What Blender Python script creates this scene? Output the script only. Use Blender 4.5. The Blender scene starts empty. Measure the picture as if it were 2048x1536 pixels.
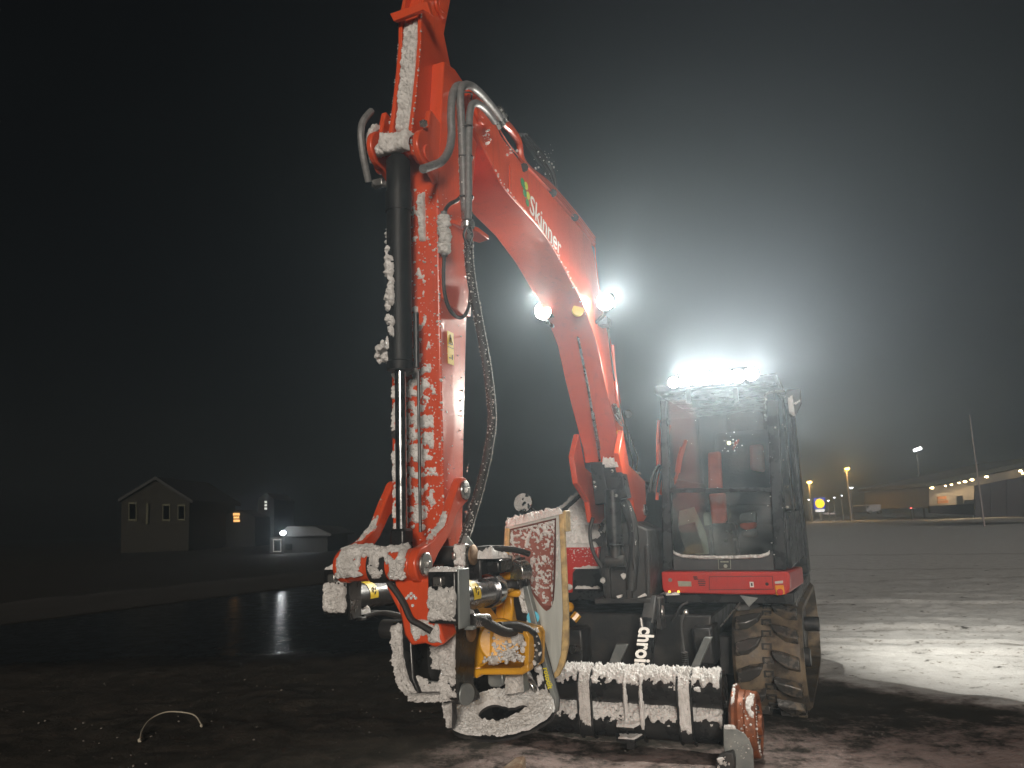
import bpy, bmesh, math, random
import numpy as np
from mathutils import Vector, Matrix, Euler, noise as mnoise
R = math.radians
random.seed(7)
sc = bpy.context.scene
COL = sc.collection

# ------------------------------------------------------------------ camera
FPX, CAMH = 1547.0, 1.3
cam_d = bpy.data.cameras.new('camera')
cam_d.lens = 36.0 * FPX / 2048.0
cam_d.sensor_width = 36.0
cam_d.clip_start, cam_d.clip_end = 0.05, 1500
cam = bpy.data.objects.new('camera', cam_d)
COL.objects.link(cam)
CAMR = Matrix.Rotation(R(100), 3, 'X') @ Matrix.Rotation(R(-2), 3, 'Z')
cam.matrix_world = Matrix.Translation((0, 0, CAMH)) @ CAMR.to_4x4()
sc.camera = cam

# ------------------------------------------------------------------ machine frame (x = side, y = backwards, z = up)
ANG = R(23)
ORG = Vector((0.6, 5.2, 0))
MW = Matrix.Translation(ORG) @ Matrix.Rotation(-ANG, 4, 'Z')
MWI = MW.inverted()
def L(u, s, z): return Vector((s, -u, z))

# ------------------------------------------------------------------ world, moonless winter night
SUN_EL, SUN_AZ = R(13), R(182)          # faint town glow from behind the photographer
world = bpy.data.worlds.new('World'); sc.world = world; world.use_nodes = True
wn = world.node_tree; bg = wn.nodes['Background']
sky = wn.nodes.new('ShaderNodeTexSky'); sky.sky_type = 'NISHITA'; sky.sun_disc = False
sky.sun_elevation = SUN_EL; sky.sun_rotation = SUN_AZ
wn.links.new(sky.outputs[0], bg.inputs[0]); bg.inputs[1].default_value = 0.0006
sun_d = bpy.data.lights.new('night_glow', 'SUN'); sun_d.energy = 2.3; sun_d.angle = R(14); sun_d.color = (1.0, 0.88, 0.76)
sun = bpy.data.objects.new('night_glow', sun_d); COL.objects.link(sun)
sd = Vector((math.sin(SUN_AZ) * math.cos(SUN_EL), math.cos(SUN_AZ) * math.cos(SUN_EL), math.sin(SUN_EL)))
sun.rotation_euler = (-sd).to_track_quat('-Z', 'Y').to_euler()

# lit work lamps of the machine: (u, s, z), aim (u, s, z), watts, full cone
def spot(name, loc, aim, watts, cone, color=(1, 0.96, 0.86), radius=0.03, blend=0.5, wf=False):
    d = bpy.data.lights.new(name, 'SPOT'); d.energy = watts; d.color = color
    d.spot_size = R(cone); d.spot_blend = blend; d.shadow_soft_size = radius
    o = bpy.data.objects.new(name, d); COL.objects.link(o)
    if wf: p, q = Vector(loc), Vector(aim)
    else: p, q = MW @ L(*loc), MW @ L(*aim)
    o.location = p; o.rotation_euler = (q - p).to_track_quat('-Z', 'Y').to_euler()
    return o
LAMP_U, LAMP_S, LAMP_Z = 0.5, 0.209, 2.622
for sg in (-1, 1):
    spot('boom_lamp_light', ((LAMP_U if sg > 0 else .70) + .08, (LAMP_S + .05) if sg > 0 else -.135, LAMP_Z - .005), (2.6, .3 + sg * .8, 1.9), 125, 122, blend=1.0)
for k in range(5):
    if k % 2: spot('light_bar_light', (-.05, .51 + k * .1125, 2.172), (2.4, .1, 1.9), 85, 100, blend=.8)
    else: spot('light_bar_light', (-.05, .51 + k * .1125, 2.172), (1.6, 2.6 + k * .2, 3.3), 480, 122, blend=.95, color=(1, .94, .88))
for sg_, p_ in ((0, (.1, .468, 2.17)), (1, (.1, .98, 2.175))):
    spot('roof_lamp_light', p_, (1.7, .15 + .4 * sg_, 0), 80, 100, blend=.8)
spot('boom_lamp_light', (LAMP_U + .035, LAMP_S + .012, LAMP_Z - .005), (2.2, 2.4, 3.4), 210, 122, blend=.95, color=(1, .94, .88))
spot('yard_lamp_light', (-2.22, .74, 2.15), (-4.6, 7.5, .2), 600, 136, radius=.012, blend=1.0)
spot('yard_lamp_light', (-2.22, .74, 2.15), (-4.5, 12.0, 0), 4200, 66, radius=.012, blend=1.0)

sc.view_settings.view_transform = 'Standard'
sc.view_settings.look = 'None'
sc.view_settings.exposure = 0; sc.view_settings.gamma = 1
sc.view_settings.use_curve_mapping = False
sc.render.engine = 'CYCLES'
cy = sc.cycles
cy.use_denoising = True
try: cy.denoiser = 'OPENIMAGEDENOISE'
except Exception: pass
cy.max_bounces = 6; cy.diffuse_bounces = 3; cy.glossy_bounces = 3; cy.transmission_bounces = 6
cy.volume_bounces = 0; cy.transparent_max_bounces = 8
cy.sample_clamp_indirect = 4; cy.caustics_reflective = False; cy.caustics_refractive = False

# ------------------------------------------------------------------ pixel helpers (photo pixels to points on real planes)
def ray(px, py): return CAMR @ Vector(((px - 1024) / FPX, -(py - 768) / FPX, -1))
def hitw(px, py, p0, n):
    d = ray(px, py); c = Vector((0, 0, CAMH)); return c + d * ((Vector(p0) - c).dot(n) / d.dot(n))
def lplane(px, py, p0, n):
    return MWI @ hitw(px, py, MW @ Vector(p0), (MW.to_3x3() @ Vector(n)))
def pS(px, py, s): return lplane(px, py, (s, 0, 0), (1, 0, 0))
def pU(px, py, u): return lplane(px, py, (0, -u, 0), (0, 1, 0))
def pZ(px, py, z): return lplane(px, py, (0, 0, z), (0, 0, 1))
def wY(px, py, y): return hitw(px, py, (0, y, 0), Vector((0, 1, 0)))
def wG(px, py, z=0.0): return hitw(px, py, (0, 0, z), Vector((0, 0, 1)))

# ------------------------------------------------------------------ vectorised value noise
def _h(i, j, k, s):
    n = (i * 374761393 + j * 668265263 + k * 2147483647 + s * 144665) & 0xffffffff
    n = ((n ^ (n >> 13)) * 1274126177) & 0xffffffff
    return ((n ^ (n >> 16)) & 0xffff) / 65535.0
def vnoise(P, seed=0):
    P = np.asarray(P, float); I = np.floor(P).astype(np.int64); f = P - I; f = f * f * (3 - 2 * f)
    r = 0
    for a in (0, 1):
        for b in (0, 1):
            for c in (0, 1):
                w = (f[..., 0] if a else 1 - f[..., 0]) * (f[..., 1] if b else 1 - f[..., 1]) * (f[..., 2] if c else 1 - f[..., 2])
                r = r + w * _h(I[..., 0] + a, I[..., 1] + b, I[..., 2] + c, seed)
    return r * 2 - 1
def fbm(P, oct=4, seed=0):
    r = 0; a = 1.0; t = 0; P = np.asarray(P, float)
    for o in range(oct):
        r = r + a * vnoise(P * (2.03 ** o) + 17.3 * o, seed + o); t += a; a *= .5
    return r / t

# ------------------------------------------------------------------ mesh builder
class MB:
    def __init__(s): s.v = []; s.f = []; s.sm = False
    def add(s, vs, fs):
        o = len(s.v); s.v += [Vector(v) for v in vs]; s.f += [tuple(i + o for i in f) for f in fs]; return s
    def box(s, c, d, rot=None):
        c = Vector(c); vs = []
        for x in (-.5, .5):
            for y in (-.5, .5):
                for z in (-.5, .5):
                    p = Vector((x * d[0], y * d[1], z * d[2]))
                    if rot is not None: p = rot @ p
                    vs.append(c + p)
        return s.add(vs, [(0, 1, 3, 2), (4, 6, 7, 5), (0, 4, 5, 1), (2, 3, 7, 6), (0, 2, 6, 4), (1, 5, 7, 3)])
    def prism(s, pts, ext):
        n = len(pts); e = Vector(ext); pts = [Vector(p) for p in pts]
        nn = Vector((0, 0, 0))
        for i in range(n): nn += pts[i].cross(pts[(i + 1) % n])
        if nn.dot(e) > 0: pts = pts[::-1]
        vs = pts + [p + e for p in pts]
        fs = [tuple(range(n)), tuple(range(2 * n - 1, n - 1, -1))]
        fs += [(i, i + n, (i + 1) % n + n, (i + 1) % n) for i in range(n)]
        fs = [f if k < 2 else f[::-1] for k, f in enumerate(fs)]
        return s.add(vs, fs)
    def ringprism(s, outer, inner, ext):
        n = len(outer); e = Vector(ext)
        vs = [Vector(p) for p in outer] + [Vector(p) for p in inner]
        vs += [p + e for p in vs[:2 * n]]
        fs = []
        for i in range(n):
            j = (i + 1) % n
            fs += [(i, j, n + j, n + i), (2 * n + i, 3 * n + i, 3 * n + j, 2 * n + j), (i, 2 * n + i, 2 * n + j, j), (n + i, n + j, 3 * n + j, 3 * n + i)]
        return s.add(vs, fs)
    def cyl(s, a, b, r0, r1=None, n=20, cap=True):
        a = Vector(a); b = Vector(b); r1 = r0 if r1 is None else r1
        d = (b - a).normalized(); x = d.orthogonal().normalized(); y = d.cross(x)
        vs = []
        for p, r in ((a, r0), (b, r1)):
            for i in range(n):
                t = 2 * math.pi * i / n; vs.append(p + x * (r * math.cos(t)) + y * (r * math.sin(t)))
        fs = [(i, (i + 1) % n, n + (i + 1) % n, n + i) for i in range(n)]
        if cap: fs += [tuple(range(n - 1, -1, -1)), tuple(range(n, 2 * n))]
        return s.add(vs, fs)
    def tube(s, pts, r, n=8, smooth=True):
        pts = [Vector(p) for p in pts]
        if smooth and len(pts) > 2: pts = spline(pts)
        m = len(pts); vs = []; rr = r if hasattr(r, '__len__') else [r] * m
        if len(rr) != m: rr = list(np.interp(np.linspace(0, 1, m), np.linspace(0, 1, len(rr)), rr))
        x = None
        for k in range(m):
            d = (pts[min(k + 1, m - 1)] - pts[max(k - 1, 0)]).normalized()
            x = d.orthogonal().normalized() if x is None else (x - d * x.dot(d)).normalized()
            y = d.cross(x)
            for i in range(n):
                t = 2 * math.pi * i / n; vs.append(pts[k] + x * (rr[k] * math.cos(t)) + y * (rr[k] * math.sin(t)))
        fs = [(k * n + i, k * n + (i + 1) % n, (k + 1) * n + (i + 1) % n, (k + 1) * n + i) for k in range(m - 1) for i in range(n)]
        fs += [tuple(range(n - 1, -1, -1)), tuple(range((m - 1) * n, m * n))]
        return s.add(vs, fs)
    def lathe(s, c, axis, prof, n=32):
        c = Vector(c); d = Vector(axis).normalized(); x = d.orthogonal().normalized(); y = d.cross(x); vs = []
        for t_, r in prof:
            for i in range(n):
                a = 2 * math.pi * i / n; vs.append(c + d * t_ + x * (r * math.cos(a)) + y * (r * math.sin(a)))
        m = len(prof)
        fs = [(k * n + i, k * n + (i + 1) % n, (k + 1) * n + (i + 1) % n, (k + 1) * n + i) for k in range(m - 1) for i in range(n)]
        fs += [tuple(range(n - 1, -1, -1)), tuple(range((m - 1) * n, m * n))]
        return s.add(vs, fs)
    def ball(s, c, r, sq=(1, 1, 1), sub=1, jit=0):
        bm = bmesh.new(); bmesh.ops.create_icosphere(bm, subdivisions=sub, radius=1)
        vs = [Vector(c) + Vector((v.co.x * sq[0], v.co.y * sq[1], v.co.z * sq[2])) * r * (1 + (random.uniform(-jit, jit) if jit else 0)) for v in bm.verts]
        fs = [tuple(v.index for v in f.verts) for f in bm.faces]; bm.free()
        return s.add(vs, fs)
    def build(s, name, m, parent=None, bevel=0, smooth=40, seg=2, loc=None):
        me = bpy.data.meshes.new(name)
        off = Vector((0, 0, 0))
        if parent is not None and parent.name in BASES: off = BASES[parent.name]
        if loc is not None: off = Vector(loc)
        me.from_pydata([v - off for v in s.v], [], s.f)
        bm = bmesh.new(); bm.from_mesh(me); bmesh.ops.recalc_face_normals(bm, faces=bm.faces); bm.to_mesh(me); bm.free()
        if smooth:
            me.polygons.foreach_set('use_smooth', [True] * len(me.polygons)); me.set_sharp_from_angle(angle=R(smooth))
        o = bpy.data.objects.new(name, me); COL.objects.link(o)
        if loc is not None: o.location = off
        if m: me.materials.append(m)
        if parent is not None: o.parent = parent; BASES[o.name] = off
        if bevel:
            b = o.modifiers.new('bevel', 'BEVEL'); b.width = bevel; b.segments = seg; b.limit_method = 'ANGLE'; b.angle_limit = R(35)
        return o
def spline(pts, k=6):
    out = []; n = len(pts)
    for i in range(n - 1):
        p0, p1, p2, p3 = pts[max(i - 1, 0)], pts[i], pts[i + 1], pts[min(i + 2, n - 1)]
        for j in range(k):
            t = j / k
            out.append(.5 * ((2 * p1) + (p2 - p0) * t + (2 * p0 - 5 * p1 + 4 * p2 - p3) * t * t + (3 * p1 - p0 - 3 * p2 + p3) * t ** 3))
    out.append(pts[-1]); return out
BASES = {}
def tag(o, label=None, cat=None, group=None, kind=None):
    if label: o['label'] = label
    if cat: o['category'] = cat
    if group: o['group'] = group
    if kind: o['kind'] = kind
    return o
def thing(name, label, cat, base=(0, 0, 0), machine=True, group=None):
    o = bpy.data.objects.new(name, None); COL.objects.link(o); o.empty_display_size = .2
    b = Vector(base); BASES[o.name] = b
    if machine: o.matrix_world = MW @ Matrix.Translation(b)
    else: o.location = b
    return tag(o, label, cat, group)

# ------------------------------------------------------------------ materials
def nodes(m): m.use_nodes = True; return m.node_tree, m.node_tree.nodes['Principled BSDF']
def mat(name, c, rough=.5, metal=0, c2=None, ns=6, lo=.45, hi=.65, bump=0, bs=60, coat=0, rvar=0, emit=None, es=0, spec=.5, detail=6):
    m = bpy.data.materials.new(name); t, p = nodes(m); N, K = t.nodes, t.links
    p.inputs['Base Color'].default_value = (*c, 1); p.inputs['Roughness'].default_value = rough; p.inputs['Metallic'].default_value = metal
    p.inputs['Specular IOR Level'].default_value = spec
    if coat: p.inputs['Coat Weight'].default_value = coat; p.inputs['Coat Roughness'].default_value = .12
    tc = N.new('ShaderNodeTexCoord')
    if c2 is not None or rvar:
        n = N.new('ShaderNodeTexNoise'); n.inputs['Scale'].default_value = ns; n.inputs['Detail'].default_value = detail; n.inputs['Roughness'].default_value = .62
        K.new(tc.outputs['Object'], n.inputs['Vector'])
        mr = N.new('ShaderNodeMapRange'); mr.inputs[1].default_value = lo; mr.inputs[2].default_value = hi; K.new(n.outputs[0], mr.inputs[0])
        if c2 is not None:
            mx = N.new('ShaderNodeMix'); mx.data_type = 'RGBA'; mx.inputs[6].default_value = (*c, 1); mx.inputs[7].default_value = (*c2, 1)
            K.new(mr.outputs[0], mx.inputs[0]); K.new(mx.outputs[2], p.inputs['Base Color'])
        if rvar:
            r2 = N.new('ShaderNodeMapRange'); r2.inputs[3].default_value = max(.03, rough - rvar); r2.inputs[4].default_value = min(1, rough + rvar)
            K.new(mr.outputs[0], r2.inputs[0]); K.new(r2.outputs[0], p.inputs['Roughness'])
    if bump:
        n2 = N.new('ShaderNodeTexNoise'); n2.inputs['Scale'].default_value = bs; n2.inputs['Detail'].default_value = 4
        K.new(tc.outputs['Object'], n2.inputs['Vector'])
        b = N.new('ShaderNodeBump'); b.inputs['Strength'].default_value = bump; b.inputs['Distance'].default_value = .01
        K.new(n2.outputs[0], b.inputs['Height']); K.new(b.outputs[0], p.inputs['Normal'])
    if emit: p.inputs['Emission Color'].default_value = (*emit, 1); p.inputs['Emission Strength'].default_value = es
    return m
def wetpaint(name, c, c2, rough=.32):
    # machine paint under melt water: beads of water as fine relief, a little road film
    m = mat(name, c, rough, 0, c2, 5, .45, .8, coat=.35, rvar=.04)
    t = m.node_tree; N, K = t.nodes, t.links; p = N['Principled BSDF']; tc = [n for n in N if n.type == 'TEX_COORD'][0]
    v = N.new('ShaderNodeTexVoronoi'); v.inputs['Scale'].default_value = 150; v.feature = 'F1'; v.inputs['Randomness'].default_value = 1
    K.new(tc.outputs['Object'], v.inputs['Vector'])
    n = N.new('ShaderNodeTexNoise'); n.inputs['Scale'].default_value = 9; n.inputs['Detail'].default_value = 3; K.new(tc.outputs['Object'], n.inputs['Vector'])
    a = N.new('ShaderNodeMapRange'); a.inputs[1].default_value = .0; a.inputs[2].default_value = .3; a.inputs[3].default_value = 1; a.inputs[4].default_value = 0; K.new(v.outputs['Distance'], a.inputs[0])
    g = N.new('ShaderNodeMapRange'); g.inputs[1].default_value = .5; g.inputs[2].default_value = .62; K.new(n.outputs[0], g.inputs[0])
    mu = N.new('ShaderNodeMath'); mu.operation = 'MULTIPLY'; K.new(a.outputs[0], mu.inputs[0]); K.new(g.outputs[0], mu.inputs[1])
    mp = N.new('ShaderNodeMapping'); mp.inputs['Scale'].default_value = (26, 26, 2.2); K.new(tc.outputs['Object'], mp.inputs[0])
    n3 = N.new('ShaderNodeTexNoise'); n3.inputs['Scale'].default_value = 1; n3.inputs['Detail'].default_value = 5; n3.inputs['Roughness'].default_value = .7; K.new(mp.outputs[0], n3.inputs['Vector'])
    s3 = N.new('ShaderNodeMapRange'); s3.inputs[1].default_value = .54; s3.inputs[2].default_value = .78; s3.inputs[4].default_value = .55; K.new(n3.outputs[0], s3.inputs[0])
    mx3 = N.new('ShaderNodeMix'); mx3.data_type = 'RGBA'; mx3.inputs[7].default_value = (c[0] * .42, c[1] * .7, c[2] * 1.1, 1)
    old = p.inputs['Base Color'].links[0].from_socket; K.new(s3.outputs[0], mx3.inputs[0]); K.new(old, mx3.inputs[6]); K.new(mx3.outputs[2], p.inputs['Base Color'])
    n4 = N.new('ShaderNodeTexNoise'); n4.inputs['Scale'].default_value = 34; n4.inputs['Detail'].default_value = 7; n4.inputs['Roughness'].default_value = .75; K.new(tc.outputs['Object'], n4.inputs['Vector'])
    s4 = N.new('ShaderNodeMapRange'); s4.inputs[1].default_value = .675; s4.inputs[2].default_value = .7; s4.inputs[4].default_value = .75; K.new(n4.outputs[0], s4.inputs[0])
    mx4 = N.new('ShaderNodeMix'); mx4.data_type = 'RGBA'; mx4.inputs[7].default_value = (.09, .035, .025, 1)
    K.new(s4.outputs[0], mx4.inputs[0]); K.new(mx3.outputs[2], mx4.inputs[6]); K.new(mx4.outputs[2], p.inputs['Base Color'])
    b = N.new('ShaderNodeBump'); b.inputs['Strength'].default_value = .35; b.inputs['Distance'].default_value = .004
    K.new(mu.outputs[0], b.inputs['Height']); K.new(b.outputs[0], p.inputs['Normal'])
    return m
ORANGE = wetpaint('orange_paint', (.63, .074, .02), (.57, .07, .024))
REDP = wetpaint('red_paint', (.5, .03, .022), (.4, .04, .035))
BLACK = mat('black_paint', (.013, .014, .015), .38, c2=(.022, .022, .022), spec=.35, ns=10, bump=.08, bs=90, rvar=.12)
DARK = mat('dark_steel', (.03, .031, .033), .5, .2, (.05, .048, .045), 8, bump=.12, bs=70, rvar=.12)
GREY = mat('grey_steel', (.2, .22, .22), .4, .35, (.28, .3, .29), 9, rvar=.12, bump=.06, bs=120)
CHROME = mat('chrome', (.42, .43, .44), .2, 1.0, rvar=.06, ns=20)
STEEL = mat('worn_steel', (.42, .42, .41), .34, .9, (.3, .29, .27), 25, rvar=.1)
BRASS = mat('brown_pin_steel', (.3, .2, .12), .5, .5, (.2, .12, .07), 30)
RUST = mat('rusty_wheel', (.24, .075, .028), .6, .3, (.12, .045, .025), 14, bump=.2, bs=60, rvar=.15)
BROWN = mat('brown_bucket_liner', (.27, .1, .078), .6, 0, (.2, .075, .06), 7, bump=.1)
YEL = mat('yellow_paint', (.72, .36, .025), .38, 0, (.5, .25, .03), 9, lo=.5, hi=.75, coat=.2, rvar=.1, bump=.05)
YSTICK = mat('yellow_sticker', (.85, .6, .02), .4)
OCHRE = mat('worn_ochre_edge', (.6, .44, .2), .55, .05, (.34, .25, .13), 26, lo=.4, hi=.62, bump=.12, rvar=.1)
RUBBER = mat('black_rubber', (.022, .022, .022), .6, c2=(.035, .033, .03), ns=20, bump=.12, bs=90)
SLEEVE = mat('grey_hose_sleeve', (.14, .145, .145), .42, .0, (.2, .2, .2), 40, bump=.15, bs=220)
TRACKM = mat('muddy_rubber', (.05, .044, .037), .55, 0, (.17, .13, .085), 7, lo=.42, hi=.6, bump=.3, bs=40, rvar=.15)
LUGM = mat('muddy_lug', (.045, .044, .042), .4, 0, (.15, .115, .075), 11, lo=.52, hi=.7, bump=.25, bs=50, rvar=.15)
PLASTIC = mat('matt_dark_plastic', (.035, .036, .038), .6, c2=(.05, .05, .05), ns=12)
CLOTH = mat('grey_cloth', (.16, .16, .15), .9, c2=(.1, .1, .09), ns=14, bump=.3, bs=40)
SEATM = mat('dark_seat_cloth', (.03, .03, .032), .9, bump=.3, bs=60)
HIVIS = mat('orange_cloth', (.75, .1, .035), .8, c2=(.55, .07, .03), ns=9, bump=.4, bs=30)
PAPER = mat('pale_card', (.34, .36, .3), .8, c2=(.26, .28, .22), ns=9)
WHITE = mat('white_print', (.72, .7, .66), .5)
BLKPRINT = mat('black_print', (.012, .012, .012), .5)
REDL = mat('red_lens', (.5, .02, .015), .2)
AMBL = mat('amber_lens', (.75, .3, .02), .22, coat=.5)
CLEARL = mat('clear_lens', (.55, .55, .52), .2, coat=.5)
GREENP = mat('green_print', (.03, .22, .06), .5)
LIMEP = mat('lime_print', (.5, .55, .05), .5)
BLUEP = mat('blue_print', (.08, .5, .7), .5)
MIRR = mat('mirror_glass', (.5, .5, .5), .12, 1.0, rvar=.08, ns=12)
def snowmat(name, c, c2, bs=120, bump=.5):
    m = mat(name, c, .75, 0, c2, 30, .4, .65, bump=bump, bs=bs, spec=.25); return m
SNOW = snowmat('snow', (.82, .82, .81), (.66, .65, .63), 230, .8)
DSNOW = snowmat('grey_wet_snow', (.76, .75, .73), (.54, .53, .51), 210, .9)
def emat(name, c, s, mis=False):
    m = bpy.data.materials.new(name); m.use_nodes = True; t = m.node_tree; t.nodes.clear()
    o = t.nodes.new('ShaderNodeOutputMaterial'); e = t.nodes.new('ShaderNodeEmission'); e.inputs[0].default_value = (*c, 1); e.inputs[1].default_value = s
    t.links.new(e.outputs[0], o.inputs[0])
    try: m.cycles.emission_sampling = 'FRONT' if mis else 'NONE'
    except Exception: pass
    return m
LEDW = emat('white_led', (1, .97, .88), 60)
def glassmat(name, tint, rough=.03, dirt=(.4, .42, .42), amt=.22, ns=5):
    # thin pane: mirror-like reflection over a see-through pane with a film of dirt
    m = bpy.data.materials.new(name); m.use_nodes = True; t = m.node_tree; N, K = t.nodes, t.links; N.clear()
    o = N.new('ShaderNodeOutputMaterial'); tr = N.new('ShaderNodeBsdfTransparent'); tr.inputs[0].default_value = (*tint, 1)
    gl = N.new('ShaderNodeBsdfGlossy'); gl.inputs['Roughness'].default_value = rough
    df = N.new('ShaderNodeBsdfDiffuse'); df.inputs[0].default_value = (*dirt, 1)
    fr = N.new('ShaderNodeFresnel'); fr.inputs[0].default_value = 1.5
    m1 = N.new('ShaderNodeMixShader'); m2 = N.new('ShaderNodeMixShader')
    tc = N.new('ShaderNodeTexCoord'); n = N.new('ShaderNodeTexNoise'); n.inputs['Scale'].default_value = ns; n.inputs['Detail'].default_value = 5
    K.new(tc.outputs['Object'], n.inputs['Vector'])
    mr = N.new('ShaderNodeMapRange'); mr.inputs[1].default_value = .4; mr.inputs[2].default_value = .75; mr.inputs[4].default_value = amt; K.new(n.outputs[0], mr.inputs[0])
    K.new(mr.outputs[0], m1.inputs[0]); K.new(tr.outputs[0], m1.inputs[1]); K.new(df.outputs[0], m1.inputs[2])
    K.new(fr.outputs[0], m2.inputs[0]); K.new(m1.outputs[0], m2.inputs[1]); K.new(gl.outputs[0], m2.inputs[2]); K.new(m2.outputs[0], o.inputs[0])
    return m
GLASS = glassmat('cab_glass', (.78, .82, .82))

# ------------------------------------------------------------------ snow: crusty sheets that follow a surface
def snow_sheet(name, fn, nu, nv, cover, thick, parent, m=None, freq=14, amp=.9, seed=1, lump=.5, back=.003):
    uu, vv = np.meshgrid(np.linspace(0, 1, nu), np.linspace(0, 1, nv), indexing='ij')
    P, Nn = fn(uu, vv)
    c = cover(uu, vv) + amp * fbm(P * freq, 5, seed)
    e = np.clip(c / .5, 0, 1)
    hgt = thick * e ** .6 * (1 + lump * 1.6 * e * fbm(P * freq * 5, 3, seed + 40)) + min(thick, .016) * (.3 * e * vnoise(P * 120, seed + 9) + .2 * e * vnoise(P * 260, seed + 19))
    hgt = np.where(c > 0, np.maximum(hgt, .0015), -back)
    Q = P + Nn * hgt[..., None]
    Q = Q + (fbm(P * freq * 4 + 50, 2, seed + 3)[..., None]) * np.array([.004, .004, .004]) * e[..., None]
    keep = c > 0
    ids = np.arange(nu * nv).reshape(nu, nv)
    k = keep[:-1, :-1] | keep[1:, :-1] | keep[1:, 1:] | keep[:-1, 1:]
    F = np.stack([ids[:-1, :-1][k], ids[1:, :-1][k], ids[1:, 1:][k], ids[:-1, 1:][k]], 1)
    if len(F) == 0: return None
    used, inv = np.unique(F, return_inverse=True)
    V = Q.reshape(-1, 3)[used] - np.array(BASES[parent.name])
    me = bpy.data.meshes.new(name); me.from_pydata(V.tolist(), [], inv.reshape(-1, 4).tolist())
    me.polygons.foreach_set('use_smooth', [True] * len(me.polygons)); me.materials.append(m or SNOW)
    o = bpy.data.objects.new(name, me); COL.objects.link(o); o.parent = parent; o['kind'] = 'stuff'; BASES[o.name] = BASES[parent.name]
    return o
def quad(a, b, c, d, n=None):
    a, b, c, d = [np.array(v) for v in (a, b, c, d)]        # a->b is u, a->d is v
    nn = np.cross(b - a, d - a); nn = nn / np.linalg.norm(nn)
    if n is not None and nn @ np.array(n) < 0: nn = -nn
    def fn(u, v):
        P = (a * ((1 - u) * (1 - v))[..., None] + b * (u * (1 - v))[..., None] + c * (u * v)[..., None] + d * ((1 - u) * v)[..., None])
        return P, np.broadcast_to(nn, P.shape)
    return fn
def barrel(a, b, r, up, half):
    a = np.array(a); b = np.array(b); d = (b - a) / np.linalg.norm(b - a); up = np.array(up, float); up = up - d * (up @ d); up /= np.linalg.norm(up); x = np.cross(d, up)
    def fn(u, v):
        t = (v - .5) * 2 * half; n = up * np.cos(t)[..., None] + x * np.sin(t)[..., None]
        return a + (b - a) * u[..., None] + n * r, n
    return fn
def edgefade(u, v, k=.25, w=.15):
    e = np.minimum(np.minimum(u, 1 - u), np.minimum(v, 1 - v)); return k - 1.2 * np.clip(1 - e / w, 0, 1) ** 2
def crumbs(name, pts, parent, rmin=.003, rmax=.009, m=None):
    b = MB()
    for p in pts: b.ball(p, rmin * .8 + (rmax * 1.15 - rmin * .8) * random.random() ** 2.6, (random.uniform(.7, 1.3), random.uniform(.7, 1.3), random.uniform(.6, 1.2)), 1, .25)
    o = b.build(name, m or SNOW, parent, smooth=60); o['kind'] = 'stuff'; return o
def text(name, s, org, ex, ey, size, m, parent, depth=.0012, squeeze=1.0, bold=0.0):
    cu = bpy.data.curves.new(name, 'FONT'); cu.body = s; cu.size = size; cu.extrude = depth; cu.offset = bold; cu.resolution_u = 3
    o = bpy.data.objects.new(name, cu); COL.objects.link(o)
    dg = bpy.context.evaluated_depsgraph_get(); me = bpy.data.meshes.new_from_object(o.evaluated_get(dg))
    COL.objects.unlink(o); bpy.data.objects.remove(o)
    ex = Vector(ex).normalized(); ez = ex.cross(Vector(ey)).normalized(); ey = ez.cross(ex)
    off = BASES[parent.name]
    for v in me.vertices: v.co = Vector(org) + ex * (v.co.x * squeeze) + ey * v.co.y + ez * v.co.z - off
    me.materials.clear(); me.materials.append(m)
    o = bpy.data.objects.new(name, me); COL.objects.link(o); o.parent = parent; BASES[o.name] = off
    return o

# =================================================================== SETTING
# ground: one sheet, dense near the camera
def axis(lo, hi, st, far, g=1.22):
    a = list(np.arange(lo, hi + 1e-6, st)); s_ = st; x = hi; up = []
    while x < far: s_ *= g; x += s_; up.append(x)
    s_ = st; x = lo; dn = []
    while x > -far: s_ *= g; x -= s_; dn.append(x)
    return np.array(dn[::-1] + a + up)
gx = axis(-4.5, 8, .045, 420); gy = np.array(list(np.arange(2.2, 12, .045)))
s_ = .045; y_ = gy[-1]; ex = []
while y_ < 420: s_ *= 1.12; y_ += s_; ex.append(y_)
gy = np.concatenate([[-30, -6, 0, 1.2], gy, ex])
GX, GY = np.meshgrid(gx, gy, indexing='ij')
Pq = np.stack([GX, GY, GX * 0], -1)
def smooth(x, a, b): t = np.clip((x - a) / (b - a), 0, 1); return t * t * (3 - 2 * t)
near = 1 - smooth(np.hypot(GX - 2, GY - 5), 9, 30)
dirtm = smooth(fbm(Pq * .7, 3, 5), -.25, .3)
leftwet = smooth(GY, 7.3, 9) * (1 - smooth(GX, -.6, .3))
hz = (.03 * fbm(Pq * 2.2, 3, 2) + .022 * dirtm * fbm(Pq * 9, 4, 3)) * near * (1 - .96 * leftwet)
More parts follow.
